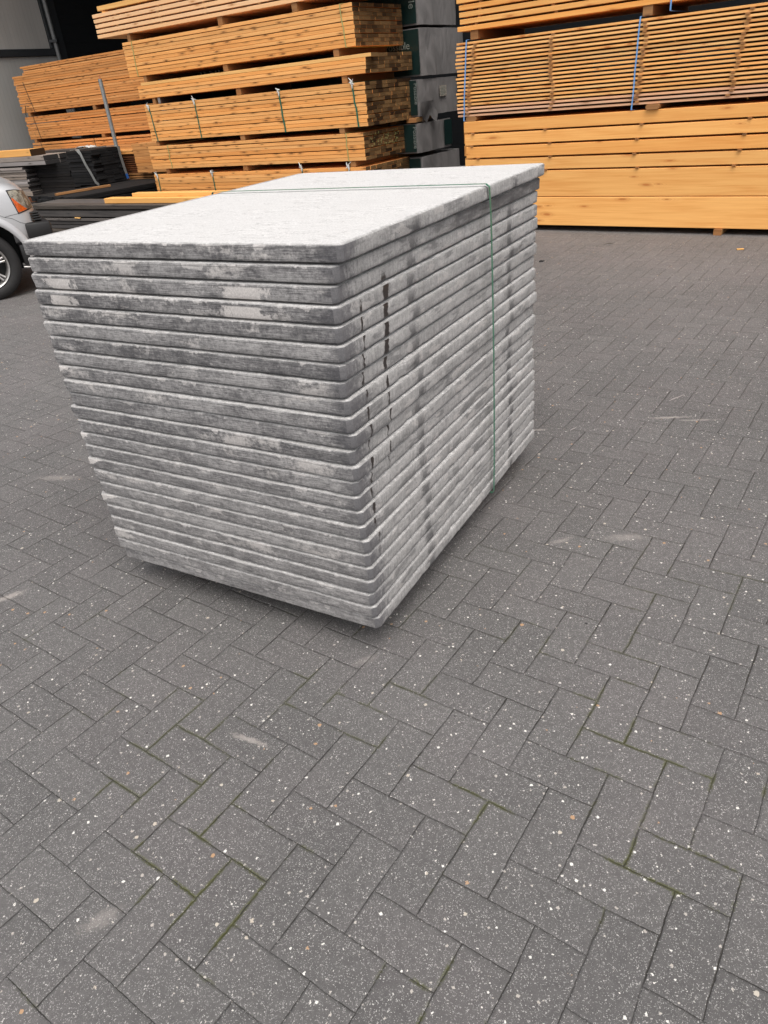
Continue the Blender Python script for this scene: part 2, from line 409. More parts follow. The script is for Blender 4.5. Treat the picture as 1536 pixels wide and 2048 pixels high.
def wood_mat(name, c1, c2, knot=(.20, .085, .025), end=((.028, .013, .005), (.24, .135, .055)), kn=1.0, grain=1.0, var=.22, rough=.62, ks=1.0):
    k = M(name)
    o = k.obj(); R = k.rand(); off = k.mul(R, 83.0)
    r3 = k.sep(k.wn(k.comb(R, k.mul(R, 7.31), 3.1))[1])
    x, y, z = k.sep(o)[:3]
    x = k.add(x, off)
    wx = k.noise(k.comb(k.mul(x, 1.2), k.mul(y, 4), k.mul(z, 7)), 1.0, 3, .6, out=1)
    g1 = k.noise(k.comb(k.mul(x, 1.6), k.mul(y, 60), k.mul(z, 75)), 1.0, 4, .65, .6)
    g2 = k.noise(k.comb(k.mul(x, .9), k.mul(y, 14), k.mul(z, 16)), 1.0, 3, .55, 1.0)
    f = k.add(k.mul(g1, .5 * grain), k.mul(g2, .6))
    col = k.mix(k.ss(f, .32, .80), c1, c2)
    vv = k.lin(r3[0], 0, 1, 1 - var, 1 + var * .55)
    col = k.mix(1.0, col, k.comb(vv, vv, vv), 'MULTIPLY')
    hu = k.mix(r3[1], (1.0, 1.0, 1.0), (1.03, .90, .74))
    col = k.mix(1.0, col, hu, 'MULTIPLY')
    kc = k.comb(k.mul(x, 4.6 * ks), k.add(k.mul(z, 19 * ks), off), 0.0)
    kd = k.vm('ADD', kc, k.vm('SCALE', k.vm('SUBTRACT', wx, (.5, .5, .5))[0], scale=.5)[0])[0]
    vo = k.vor(kd, 1.0, dims='2D')
    vr = k.sep(vo[1])
    th = k.lin(vr[0], 0, 1, .07, .20)
    kmask = k.mul(k.ss(vo[0], th, k.mul(th, .45)), k.math('GREATER_THAN', vr[1], 1 - .42 * kn))
    halo = k.mul(k.ss(vo[0], k.mul(th, 2.4), th), k.math('GREATER_THAN', vr[1], 1 - .42 * kn))
    col = k.mix(k.mul(halo, .30), col, knot)
    col = k.mix(k.mul(kmask, .85), col, knot)
    ring = k.math('SINE', k.mul(vo[0], 55.0))
    col = k.mix(k.mul(k.mul(k.ss(ring, .1, 1.0), k.ss(vo[0], .48, .14)), k.mul(k.math('GREATER_THAN', vr[1], 1 - .42 * kn), .22)), col, knot)
    # end grain
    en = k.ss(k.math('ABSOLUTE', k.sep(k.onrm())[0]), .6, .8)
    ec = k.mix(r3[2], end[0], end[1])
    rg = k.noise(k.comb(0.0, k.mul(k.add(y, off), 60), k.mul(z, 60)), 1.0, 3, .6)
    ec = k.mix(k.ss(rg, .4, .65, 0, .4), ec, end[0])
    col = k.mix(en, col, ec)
    k.bump(k.add(k.mul(g1, .0008), k.mul(kmask, -.0004)), .5, 1.0)
    return k.done(col, rough, Specular_IOR_Level=.3)

def plain(name, col, rough=.5, metal=0.0, nz=.12, scale=25.0, **kw):
    k = M(name); o = k.obj()
    f = k.lin(k.noise(o, scale, 4, .6), .3, .7, 1 - nz, 1 + nz)
    c = k.mix(1.0, col, k.comb(f, f, f), 'MULTIPLY')
    k.bump(k.mul(k.noise(o, scale * 6, 3), .0004), .4, 1.0)
    return k.done(c, rough, metal, **kw)

MAT = {}
MAT['ground'] = paver_mat()
MAT['slab'] = slab_mat()
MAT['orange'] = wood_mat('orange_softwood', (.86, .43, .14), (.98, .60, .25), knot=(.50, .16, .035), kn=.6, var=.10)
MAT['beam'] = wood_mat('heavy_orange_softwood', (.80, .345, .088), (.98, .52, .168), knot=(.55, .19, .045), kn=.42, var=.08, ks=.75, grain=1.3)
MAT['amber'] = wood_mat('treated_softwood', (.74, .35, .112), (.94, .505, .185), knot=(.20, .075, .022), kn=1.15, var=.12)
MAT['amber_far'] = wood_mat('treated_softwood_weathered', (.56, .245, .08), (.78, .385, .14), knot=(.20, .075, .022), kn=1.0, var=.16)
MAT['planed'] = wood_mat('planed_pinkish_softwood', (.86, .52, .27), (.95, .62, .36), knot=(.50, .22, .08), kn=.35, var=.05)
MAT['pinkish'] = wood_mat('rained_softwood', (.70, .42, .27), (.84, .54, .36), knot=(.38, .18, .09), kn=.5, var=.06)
MAT['brown'] = wood_mat('dark_brown_wood', (.10, .035, .014), (.20, .075, .03), knot=(.05, .02, .01), var=.3)
MAT['black'] = wood_mat('black_stained_wood', (.005, .005, .006), (.022, .021, .022), knot=(.01, .01, .01), end=((.006, .006, .007), (.02, .02, .021)), kn=.3, var=.6, rough=.8)
MAT['greyblack'] = wood_mat('weathered_black_wood', (.030, .028, .028), (.125, .116, .113), knot=(.03, .03, .03), end=((.01, .01, .01), (.06, .055, .055)), kn=.5, grain=1.5, var=.45, rough=.6)
MAT['palegrey'] = wood_mat('silvered_wood', (.14, .13, .125), (.33, .30, .29), knot=(.08, .07, .06), end=((.02, .02, .02), (.06, .055, .055)), kn=.5, grain=1.5, var=.25)
MAT['bearer'] = wood_mat('bearer_wood', (.28, .13, .05), (.46, .24, .10), knot=(.12, .05, .02), end=((.22, .11, .045), (.34, .19, .08)), kn=.5, var=.2)
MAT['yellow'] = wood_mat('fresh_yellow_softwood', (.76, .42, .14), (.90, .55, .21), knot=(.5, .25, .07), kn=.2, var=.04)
MAT['green'] = plain('green_cord', (.015, .12, .075), .45)
MAT['olive'] = plain('yellow_green_cord', (.36, .36, .13), .5)
MAT['blue'] = plain('blue_strap_plastic', (.16, .36, .72), .4)
MAT['white'] = plain('white_tape', (.62, .64, .62), .5)
MAT['greyband'] = plain('grey_webbing', (.20, .20, .19), .5)
MAT['bluebit'] = plain('blue_webbing', (.03, .13, .42), .5)
MAT['darkcord'] = plain('dark_cord', (.04, .035, .03), .6)
MAT['steel'] = plain('galvanised_steel', (.34, .36, .36), .42, .55, nz=.2)
MAT['pipe'] = plain('grey_painted_pipe', (.16, .165, .165), .5, .2)
MAT['text'] = plain('printed_white_ink', (.20, .23, .21), .5)
MAT['letters'] = plain('printed_white_letters', (.62, .64, .66), .5)
MAT['band'] = plain('printed_dark_green_film', (.006, .022, .020), .35)

def foil_mat():
    k = M('grey_wrapping_film'); o = k.obj()
    a = k.noise(k.comb(k.mul(k.sep(o)[0], 2.5), k.mul(k.sep(o)[1], 5), k.mul(k.sep(o)[2], 2.2)), 1.0, 2, .5, 1.6)
    c = k.mix(k.ss(a, .3, .7), (.18, .170, .166), (.235, .220, .215))
    k.bump(k.add(k.mul(a, .016), k.mul(k.noise(o, 18.0, 3), .002)), .8, 1.0)
    return k.done(c, .42, Specular_IOR_Level=.5)
MAT['foil'] = foil_mat()
def cladding(name, c, rough, pitch_=.05, horizontal=False):
    k = M(name); o = k.obj(); x, y, z = k.sep(o)[:3]
    a = z if horizontal else x
    wv = k.math('PINGPONG', a, pitch_ / 2)
    rib = k.ss(wv, 0, pitch_ * .16)
    big = k.lin(k.noise(k.comb(k.mul(x, .8), y, k.mul(z, .25)), 2.0, 4, .6), .3, .7, .88, 1.1)
    col = k.mix(1.0, k.mix(rib, tuple(v * .93 for v in c), c), k.comb(big, big, big), 'MULTIPLY')
    k.bump(k.mul(rib, .0015), .5, 1.0)
    return k.done(col, rough, .1)
MAT['clad'] = cladding('grey_steel_cladding', (.40, .39, .37), .5, .09)
MAT['clad_dark'] = cladding('anthracite_cladding', (.006, .007, .0085), .6, .18, True)
MAT['anth'] = plain('anthracite_steel', (.028, .031, .034), .45, .2)
MAT['roof'] = plain('dark_roof_sheet', (.05, .05, .052), .7)

# ------------------------------------------------------------------ ground
bm = bmesh.new()
bmesh.ops.create_grid(bm, x_segments=8, y_segments=8, size=150)
tag(link('ground', mesh_of(bm, 'ground'), MAT['ground']), kind='structure')

# ------------------------------------------------------------------ shed
def wall_box(name, fr, u0, u1, v0, v1, z0, z1, mat, parent=None):
    root = parent
    bm = bmesh.new(); bm_box(bm, 0, u1 - u0, 0, v1 - v0, z0, z1)
    o = link(name, mesh_of(bm, name), mat, root)
    o.location = fr.at(u0, v0); o.rotation_euler = (0, 0, fr.a)
    return o
shed = empty('storage_shed', FL.at(0, 6.2), 0)
tag(shed, 'tall dark open-fronted storage shed behind all the timber stacks', 'shed')
def shed_part(name, u0, u1, v0, v1, z0, z1, mat):
    o = wall_box(name, FL, u0, u1, v0, v1, z0, z1, mat)
    o.location = o.location - shed.location; o.parent = shed
    return o
shed_part('back_wall', -13, 14, 6.2, 6.35, 0, 6.2, MAT['clad_dark'])
shed_part('roof', -10.9, 14, 1.4, 6.6, 6.2, 6.35, MAT['roof'])
shed_part('left_wall', -10.95, -10.80, 4.32, 6.19, 0, 6.19, MAT['clad_dark'])
shed_part('side_wall', 14.0, 14.2, 1.8, 6.4, 0, 6.2, MAT['clad_dark'])
# grey cladded wing on the left: its face looks along +u
side = empty('clad_wall', FL.at(-10.8, 2.0), FL.a + math.pi / 2)
tag(side, 'light grey ribbed steel wall with a dark horizontal rail, left of the timber', 'wall')
bm = bmesh.new(); bm_box(bm, -4.5, 2.12, 0, .18, .0, 2.66)
link('lower_panel', mesh_of(bm, 'lower_panel'), MAT['clad'], side)
bm = bmesh.new(); bm_box(bm, -4.5, 1.93, 0, .18, 2.80, 6.2)
link('upper_panel', mesh_of(bm, 'upper_panel'), MAT['clad'], side)
bm = bmesh.new(); bm_box(bm, -4.5, 2.14, -.05, .19, 2.663, 2.797, bevel=.01)
link('rail', mesh_of(bm, 'rail'), MAT['anth'], side)
bm = bmesh.new(); bm_box(bm, 1.935, 2.12, -.05, .17, 2.8, 6.2, bevel=.008)
bm_box(bm, 2.125, 2.30, -.04, .18, 0, 6.2, bevel=.008)
link('column', mesh_of(bm, 'column'), MAT['anth'], side)
dp = empty('downpipe', FL.at(-10.7, 4.02)); tag(dp, 'grey round downpipe running up the dark shed corner', 'pipe')
bm = bmesh.new(); bm_tube(bm, [(0, 0, 0), (0, 0, 6.1)], .042, 14); link('pipe', mesh_of(bm, 'pipe', 40), MAT['pipe'], dp)
for z in (1.4, 2.9, 4.4): box('bracket', (-.10, .065, -.067, .067, z, z + .05), MAT['anth'], dp)

# ------------------------------------------------------------------ timber packs
_cache = {}
def board_mesh(L, W, H, b, mat):
    key = (round(L, 3), round(W, 3), round(H, 4), mat.name)
    if key in _cache: return _cache[key]
    bm = bmesh.new()
    b = min(b, H * .2)
    sec = [(b, 0), (W - b, 0), (W, b), (W, H - b), (W - b, H), (b, H), (0, H - b), (0, b)]
    A = [bm.verts.new((0, y, z)) for y, z in sec]; B = [bm.verts.new((L, y, z)) for y, z in sec]
    bm.faces.new(A); bm.faces.new(B)
    for i in range(8): bm.faces.new((A[i], A[(i + 1) % 8], B[(i + 1) % 8], B[i]))
    me = mesh_of(bm, 'board'); me.materials.append(mat)
    _cache[key] = me
    return me

def pack(fr, s0, s1, n0, depth, rows, mat, label, group, name='timber_pack', cat='timber pack', part='board', widths=(.095, .12, .145),
         jx=.005, jy=.003, left_out=0.0, bev=.002, rmats=None, seed=1, maxp=100, cols=None, edge=None):
    """rows: list of (z0, z1) from the ground up; every board its own part"""
    rg = random.Random(seed)
    zb = rows[0][0]
    root = empty(name, fr.at(s0, n0, zb), fr.a)
    tag(root, label, cat, group)
    L = s1 - s0; cnt = 0
    rest = []
    plan = []
    for ri, (a, b) in enumerate(rows):
        y = 0.0; ci = 0
        if cols: ws = [depth / cols] * cols
        else:
            ws = []
            while sum(ws) < depth - .05: ws.append(rg.choice(widths))
            f = depth / sum(ws)
            # last one closes the pack
            ws = ws[:-1] + [depth - sum(ws[:-1])] if depth - sum(ws[:-1]) > .05 else ws
        for wd in ws:
            plan.append((ci, ri, a, b, y, wd)); y += wd; ci += 1
    plan.sort(key=lambda p: (p[0], p[1]))
    for (ci, ri, a, b, y, wd) in plan:
        mt = mat
        if rmats and ri in rmats: mt = rmats[ri]
        Lv = L + (rg.choice((-.005, 0, .005)) if ci == 0 else 0)
        H = b - a - .0030
        me = board_mesh(Lv, wd - .0015, H, bev, mt)
        x = rg.uniform(-jx, jx) * (1 if ci == 0 else .35) - (left_out if ci else 0)
        if edge and ci == 0 and ri in edge: x += edge[ri]
        yy = y + rg.uniform(-jy, jy) * (1 if ci == 0 else .3)
        loc = (x, yy, a - zb + .0006)
        if cnt < maxp:
            link(part, me, None, root, loc); cnt += 1
        else: rest.append((me, loc))
    if rest:
        bm = bmesh.new()
        for me, loc in rest:
            k0 = len(bm.verts)
            bm.from_mesh(me); bm.verts.ensure_lookup_table()
            for v in bm.verts[k0:]: v.co += Vector(loc)
        o = link(part + 's_inside', mesh_of(bm, 'boards'), mat, root); tag(o, kind='stuff')
    return root

def rows_even(z0, z1, n, seams=(), seam=.006):
    """n rows between z0 and z1, with a wider dark seam above the listed rows"""
    tot = z1 - z0 - seam * len([s for s in seams if s < n - 1]); h = tot / n
    out = []; z = z0
    for i in range(n):
        out.append((z, z + h)); z += h
        if i in seams and i < n - 1: z += seam
    return out

def strap_on(root, x, n_out, z0, z1, mat, wdt=.012, depth=.85, lean=0.0, wav=.004, name='strap', seed=3, thick=.0025):
    """band round a pack, seen on the front: drawn over top, front and bottom"""
    rg = random.Random(seed)
    bm = bmesh.new()
    path = [(x, depth * .98, z1 + .004), (x, depth * .5, z1 + .004), (x, .03, z1 + .004), (x, -n_out, z1 + .001)]
    N = 7
    for i in range(1, N):
        f = i / N
        path.append((x + lean * f + rg.uniform(-wav, wav), -n_out - rg.uniform(0, .003), z1 + (z0 - z1) * f))
    path += [(x + lean, -n_out, z0 - .001), (x + lean, .03, z0 - .004), (x + lean, depth * .98, z0 - .004)]
    pv = None
    for i, p in enumerate(path):
        p = Vector(p)
        nx_ = Vector(path[min(i + 1, len(path) - 1)]) - Vector(path[max(i - 1, 0)])
        t = nx_.normalized(); nn = Vector((1, 0, 0)).cross(t).normalized() * thick
        q = [bm.verts.new(p + Vector((-wdt / 2, 0, 0)) - nn), bm.verts.new(p + Vector((wdt / 2, 0, 0)) - nn),
             bm.verts.new(p + Vector((wdt / 2, 0, 0)) + nn), bm.verts.new(p + Vector((-wdt / 2, 0, 0)) + nn)]
        if pv:
            for k2 in range(4): bm.faces.new((pv[k2], pv[(k2 + 1) % 4], q[(k2 + 1) % 4], q[k2]))
        pv = q
    return link(name, mesh_of(bm, name), mat, root)
def knot_on(strap, x, z, y=-.012, seed=1):
    rg = random.Random(seed); bm = bmesh.new()
    for i in range(6):
        a = rg.uniform(-1.0, 1.0)
        tip = Vector((x + .05 * math.sin(a) + rg.uniform(-.01, .01), y - rg.uniform(0, .02), z + rg.uniform(.0, .055) - (.03 if i % 2 else 0)))
        mid = Vector((x + rg.uniform(-.012, .012), y - .012, z + rg.uniform(-.01, .02)))
        bm_tube(bm, [(x, y, z - .03), mid, tip], [.007, .008, .002], 6)
    bm_tube(bm, [(x - .004, y, z - .055), (x + .004, y - .006, z - .02), (x, y, z + .006)], [.006, .011, .007], 8)
    return link('knot', mesh_of(bm, 'knot', 60), MAT['white'], strap)

def bearer(fr, s, n0, depth, z0, z1, wd, label, mat=None, group='wooden bearers between the timber packs', round_=False, front=0.0):
    root_loc = fr.at(s, n0 - front, z0)
    bm = bmesh.new(); H = z1 - z0
    b = .004 if not round_ else min(H, wd) * .28
    sec = [(-wd / 2 + b, 0), (wd / 2 - b, 0), (wd / 2, b), (wd / 2, H - b), (wd / 2 - b, H), (-wd / 2 + b, H), (-wd / 2, H - b), (-wd / 2, b)]
    A = [bm.verts.new((y, 0, z)) for y, z in sec]; B = [bm.verts.new((y, depth, z)) for y, z in sec]
    bm.faces.new(A); bm.faces.new(B)
    for i in range(8): bm.faces.new((A[i], A[(i + 1) % 8], B[(i + 1) % 8], B[i]))
    o = link('wooden_bearer', mesh_of(bm, 'wooden_bearer'), mat or MAT['bearer'])
    o.location = root_loc; o.rotation_euler = (0, 0, fr.a)
    return tag(o, label, 'bearer', group)

# ---- left stack, six packs
GL = 'timber packs in the tall left stack'
D = 1.0
L1 = pack(FL, -3.86, -.165, 0, D, rows_even(.075, .665, 14, (3, 8), .005), MAT['amber'], 'lowest amber timber pack of the left stack, partly hidden by the concrete slabs', GL, seed=11)
L2 = pack(FL, -3.85, -.165, 0, D, rows_even(.732, 1.024, 7, (2, 5), .008), MAT['amber'], 'amber pack with chalky end marks, second from the ground in the left stack', GL, seed=12)
L3 = pack(FL, -3.74, -.085, 0, D, rows_even(1.085, 1.525, 11, (2, 5, 8), .006), MAT['amber'], 'amber pack with green ties and white knots, middle of the left stack', GL, seed=13)
L4 = pack(FL, -3.79, -.05, 0, D, rows_even(1.602, 1.79, 5, (), .006), MAT['amber'], 'thinnest amber pack of the left stack, its pale top board sticking out right', GL, seed=14, edge={4: .075},
          rmats={4: MAT['yellow']})
L5 = pack(FL, -3.90, -.155, 0, D, rows_even(1.865, 2.262, 10, (2, 5, 8), .006), MAT['amber'], 'amber timber pack with yellow-green ties, second from the top of the left stack', GL, seed=15)
L6 = pack(FL, -4.35, .0, 0, D, [(2.35 + i * .0575, 2.35 + i * .0575 + .043) for i in range(5)] + [(2.645, 2.70)], MAT['planed'],
          'pinkish planed beams with gaps between them on top of the left stack', GL, part='beam', cols=6, seed=16, jx=.006, edge={5: .12, 4: -.02}, rmats={5: MAT['yellow']})
# chalk marks on the end of the second pack are paint splashes
bm = bmesh.new(); rg = random.Random(5)
for i in range(60):
    yy = rg.uniform(.10, .74); zz = rg.choice((rg.uniform(.19, .275), rg.uniform(.13, .2))) - .732 * 0
    a = rg.uniform(0, 6.28); l = rg.uniform(.006, .03); x = 3.705
    pts = [(x, yy, zz), (x + .002, yy + l * math.cos(a) * .6, zz + l * math.sin(a) * .5), (x, yy + l * math.cos(a), zz + l * math.sin(a) + rg.uniform(-.008, .008))]
    bm_tube(bm, pts, [.0018, .0030, .0015], 5)
tag(link('chalk_marks', mesh_of(bm, 'chalk_marks'), MAT['olive'], L2), kind='stuff')
# planed beams are separated by little stickers
for x in (.45, 1.25, 2.05, 2.9, 3.8):
    for i in range(4):
        link('sticker', board_mesh(.035, .80, .0135, .001, MAT['bearer']), None, L6, (x + rnd.uniform(-.03, .03), -.004, i * .0575 + .0435))
s = strap_on(L3, .09, .006, 0, .44, MAT['green'], .014, D, .035, seed=1); knot_on(s, .085, .43, seed=1)
s = strap_on(L3, .97, .006, 0, .44, MAT['green'], .014, D, .01, seed=2); knot_on(s, .97, .44, seed=2)
s = strap_on(L3, 2.41, .006, 0, .44, MAT['green'], .020, D, .02, seed=3); knot_on(s, 2.41, .44, seed=3)
s = strap_on(L3, 3.49, .006, 0, .44, MAT['green'], .018, D, .035, wav=.008, seed=4); knot_on(s, 3.49, .44, seed=4)
strap_on(L2, .40, .006, 0, .292, MAT['olive'], .010, D, .0, wav=.012, seed=5)
strap_on(L2, 3.44, .006, 0, .292, MAT['olive'], .010, D, .01, wav=.008, seed=6)
strap_on(L5, .19, .006, 0, .397, MAT['olive'], .010, D, -.01, seed=7)
strap_on(L5, 3.585, .006, 0, .397, MAT['olive'], .011, D, .03, seed=8)
s = strap_on(L1, .08, .006, 0, .59, MAT['green'], .014, D, .0, seed=9); knot_on(s, .08, .585, seed=9)
s = strap_on(L1, 1.17, .006, 0, .59, MAT['green'], .014, D, .0, seed=10); knot_on(s, 1.17, .595, seed=10)
s = strap_on(L1, 2.73, .006, 0, .59, MAT['green'], .014, D, .0, seed=11); knot_on(s, 2.73, .62, seed=12)
s = strap_on(L1, 3.45, .006, 0, .59, MAT['green'], .014, D, .0, seed=12); knot_on(s, 3.45, .605, seed=13)
for nm, z0, z1, ss in (('under the pinkish beams on top of the left stack', 2.264, 2.349, (-3.76, -2.10, -.95)),
                       ('under the pack with yellow-green ties', 1.792, 1.864, (-3.62, -2.14, -.44)),
                       ('under the thinnest pack of the left stack', 1.527, 1.601, (-3.54, -1.99, -.36)),
                       ('under the pack with green knotted ties', 1.026, 1.084, (-3.65, -2.05, -.47)),
                       ('on top of the lowest pack of the left stack', .667, .731, (-3.57, -2.09, -.36)),
                       ('on the ground under the left stack', 0.0, .074, (-3.5, -2.0, -.5))):
    for s_, q in zip(ss, ('left', 'middle', 'right')):
        wd = .055 if s_ < -3 else .075
        bearer(FL, s_, 0, D, z0 + .001, z1 - .001, wd, '%s wooden bearer %s' % (q, nm), front=-.012)
bearer(FL, -3.44, 0, D, 1.528, 1.60, .045, 'greyish second bearer beside the left one, under the thinnest pack', MAT['palegrey'], front=-.012)

# ---- far left row behind
GB = 'timber packs in the long row far left'
b1 = pack(FL, -10.0, -6.0, 2.3, .9, rows_even(1.64, 2.27, 16, (3, 8, 11), .008), MAT['amber_far'], 'big amber pack high in the far-left row, dark cord at its left end', GB, widths=(.2, .25), seed=21, jx=.025)
pack(FL, -9.62, -6.0, 2.3, .85, rows_even(2.272, 2.41, 4, (1,), .01), MAT['amber_far'], 'loose layer of amber boards lying on top of the far-left row', GB, widths=(.2, .25), seed=22, jx=.05, cat='boards')
b2 = pack(FL, -9.99, -6.0, 2.3, .9, rows_even(1.165, 1.565, 10, (6,), .012), MAT['amber_far'], 'amber timber pack in the middle of the far-left row, between two dark gaps', GB, widths=(.2, .25), seed=23, jx=.02)
b3 = pack(FL, -9.99, -6.0, 2.3, .9, rows_even(.60, 1.10, 12, (10,), .012), MAT['amber_far'], 'lowest amber timber pack of the far-left row, behind the black boards', GB, widths=(.2, .25), seed=24, jx=.02)
strap_on(b1, .30, .006, 0, .52, MAT['darkcord'], .010, .9, .12, seed=13)
strap_on(b2, .30, .006, 0, .40, MAT['darkcord'], .010, .9, .06, seed=14)
strap_on(b3, 2.0, .006, .2, .50, MAT['darkcord'], .008, .9, .0, seed=15)
strap_on(b3, .30, .006, .2, .50, MAT['darkcord'], .008, .9, .0, seed=15)
bm = bmesh.new()
bm_tube(bm, [(0.0, -.05, .10), (-.14, -.03, .12), (-.26, 0, -.02), (-.24, .02, -.22), (-.13, .0, -.40)], .006, 6)
link('loose_cord', mesh_of(bm, 'loose_cord', 60), MAT['darkcord'], b1, (.34, 0, 0))
for nm, z0, z1, ss in (('in the upper gap of the far-left row', 1.567, 1.638, (-9.8, -7.75)),
                       ('in the lower gap of the far-left row', 1.102, 1.163, (-9.85, -7.7)),
                       ('under the lowest pack of the far-left row', .0, .598, (-9.5, -7.0))):
    for s_, q in zip(ss, ('left', 'middle')):
        bearer(FL, s_, 2.3, .85, z0 + .001, z1 - .001, .08, '%s wooden bearer %s' % (q, nm), group='wooden bearers in the far-left row')

# ---- brown stacks between
pack(FL, -9.0, -5.93, 1.62, .6, rows_even(.54, .84, 9, tuple(range(9)), .010), MAT['brown'], 'dark brown boards with ragged ends behind the steel pole', 'brown boards behind the steel pole', cat='board pile', widths=(.3,), seed=31, jx=.06)
pack(FL, -9.0, -6.12, 1.60, .6, [(.842, .872), (.873, .90)], MAT['amber'], 'two bright amber boards lying on the dark brown boards behind the steel pole', None, cat='boards', name='loose_boards', widths=(.3,), seed=32, jx=.03)
pack(FL, -9.0, -5.25, 1.62, .6, rows_even(.03, .535, 12, tuple(range(12)), .012), MAT['bearer'], 'mid-brown board pile under the dark brown boards, beside the left stack', 'brown boards behind the steel pole', cat='board pile', widths=(.3,), seed=33, jx=.06)
pack(FL, -6.0, -4.3, 1.5, .6, rows_even(.55, 1.0, 9, (), .006), MAT['amber_far'], 'short amber pack seen just left of the left stack, beside the dark brown boards', None, widths=(.3,), seed=34, jx=.01, left_out=-.02)
for s_, q in ((-5.7, 'left'), (-4.6, 'right')):
    bearer(FL, s_, 1.5, .6, .0 if q == 'right' else .5365, .549, .10, '%s bearer under the short amber pack left of the left stack' % q, group='bearers under the short amber pack')

# ---- black boards
GK = 'piles of black-stained boards'
F_ = pack(FL, -5.62, -1.55, -1.0, .56, [(.004, .052), (.056, .10), (.106, .152), (.158, .205), (.211, .245), (.262, .345), (.362, .392), (.394, .418)], MAT['greyblack'],
     'long low pile of weathered black beams just behind the slab stack', GK, name='board_pile', cat='board pile', widths=(.14, .2), jx=.09, jy=.012, seed=41)
M_ = Frame(tuple(FL.at(-5.28, -.40))[:2], -35.7 + 84)
pack(M_, .0, 1.95, .0, 1.35, rows_even(.10, .44, 8, (1, 3, 5), .010), MAT['black'], 'wide low pile of black planks running back beside the steel pole', GK, name='board_pile', cat='board pile', widths=(.12, .15), jx=.13, jy=.006, seed=42, bev=.004,
     )
for u in (.3, 1.6):
    bearer(M_, u, 0, 1.3, .002, .098, .09, '%s bearer under the wide low pile of black planks' % ('front' if u < 1 else 'rear'), MAT['black'], group='bearers under the black planks')
o = link('wooden_lath', board_mesh(.95, .05, .035, .003, MAT['bearer']), None); o.location = M_.at(.06, .62, .4415); o.rotation_euler = (0, 0, M_.a - .06)
tag(o, 'short light brown lath lying on the black planks behind the car', 'lath')
# black pile B2 with grey webbing
b = pack(FL, -6.95, -6.28, .85, .62, rows_even(.45, .985, 13, (4, 9), .004), MAT['black'], 'block of black boards with pale grey webbing hanging over it', GK, name='board_pile', cat='board pile', widths=(.15, .2), jx=.035, jy=.012, seed=43)
def ribbon(root, pts, wd, mat, name='webbing', side=(1, 0, 0)):
    bm = bmesh.new(); pv = None; sd = Vector(side)
    for i, p in enumerate(pts):
        p = Vector(p); t = (Vector(pts[min(i + 1, len(pts) - 1)]) - Vector(pts[max(i - 1, 0)])).normalized()
        a = (sd - t * sd.dot(t)).normalized() * wd / 2; nn = a.cross(t).normalized() * .0015
        q = [bm.verts.new(p - a - nn), bm.verts.new(p + a - nn), bm.verts.new(p + a + nn), bm.verts.new(p - a + nn)]
        if pv:
            for j in range(4): bm.faces.new((pv[j], pv[(j + 1) % 4], q[(j + 1) % 4], q[j]))
        else: bm.faces.new(q)
        pv = q
    bm.faces.new(pv)
    return link(name, mesh_of(bm, name, 50), mat, root)
ribbon(b, [(-.05, .30, .545), (.18, .10, .55), (.36, -.01, .545), (.44, -.03, .48), (.50, -.035, .33), (.57, -.03, .20), (.64, -.03, .05), (.70, -.02, .0)], .055, MAT['greyband'])
w_ = ribbon(b, [(.30, .55, .545), (.60, .56, .55), (.685, .58, .52), (.69, .58, .36), (.695, .59, .20), (.70, .60, .10)], .05, MAT['greyband'], side=(0, 1, 0))
ribbon(w_, [(.7015, .60, .10), (.704, .61, .02)], .052, MAT['bluebit'], 'hook_end', side=(0, 1, 0))
ribbon(b, [(-.02, .12, .542), (.2, .3, .552), (.42, .46, .543), (.60, .56, .545)], .07, MAT['greyband'])
# B1: grey boards far left
b = pack(FL, -10.6, -8.20, .80, .5, rows_even(.30, .78, 12, (3, 7), .006), MAT['palegrey'], 'silver-grey weathered boards stacked left behind the car bonnet', GK, name='board_pile', cat='board pile', widths=(.25,), jx=.05, jy=.02, seed=44)
b = pack(FL, -10.6, -7.50, .80, .6, [(.805, .87), (.875, .952)], MAT['palegrey'], 'two thick grey beams lying across the far-left black boards', GK, name='board_pile', cat='beams', widths=(.3,), jx=.03, seed=45)
b = pack(FL, -10.6, -7.12, 1.02, .7, rows_even(.005, .80, 18, (3, 8, 12), .004), MAT['black'], 'deep black board pile behind the silver-grey boards', GK, name='board_pile', cat='board pile', widths=(.35,), jx=.12, seed=46)
b = pack(FL, -8.6, -6.98, 1.42, .32, rows_even(.80, .99, 5, (), .004), MAT['greyblack'], 'small pile of grey-black boards on the deep black pile, next to a white rag', GK, name='board_pile', cat='board pile', widths=(.16,), jx=.06, seed=47)
pack(FL, -10.6, -7.12, .78, .22, rows_even(.002, .28, 6, (), .004), MAT['brown'], 'reddish brown boards low under the silver-grey boards behind the car', None, name='board_pile', cat='board pile', widths=(.22,), jx=.03, seed=48)
o = link('yellow_beam', board_mesh(3.0, .30, .105, .004, MAT['yellow']), None); o.location = FL.at(-10.9, .82, .954); o.rotation_euler = (0, 0, FL.a)
tag(o, 'thick fresh yellow beam lying on the grey beams at the left edge', 'beam')
bm = bmesh.new(); bmesh.ops.create_grid(bm, x_segments=14, y_segments=8, size=.5)
for v in bm.verts:
    v.co = Vector((v.co.x * .40, v.co.y * .20, .022 + .022 * noise.noise(Vector((v.co.x * 6, v.co.y * 5, 1))) - .018 * (abs(v.co.x * 2) ** 4)))
bmesh.ops.solidify(bm, geom=bm.faces, thickness=.004)
o = link('white_rag', mesh_of(bm, 'white_rag', 60), MAT['white']); o.location = FL.at(-7.22, 1.50, .992); o.rotation_euler = (0, 0, FL.a)
tag(o, 'crumpled white rag lying on the grey-black boards', 'rag')
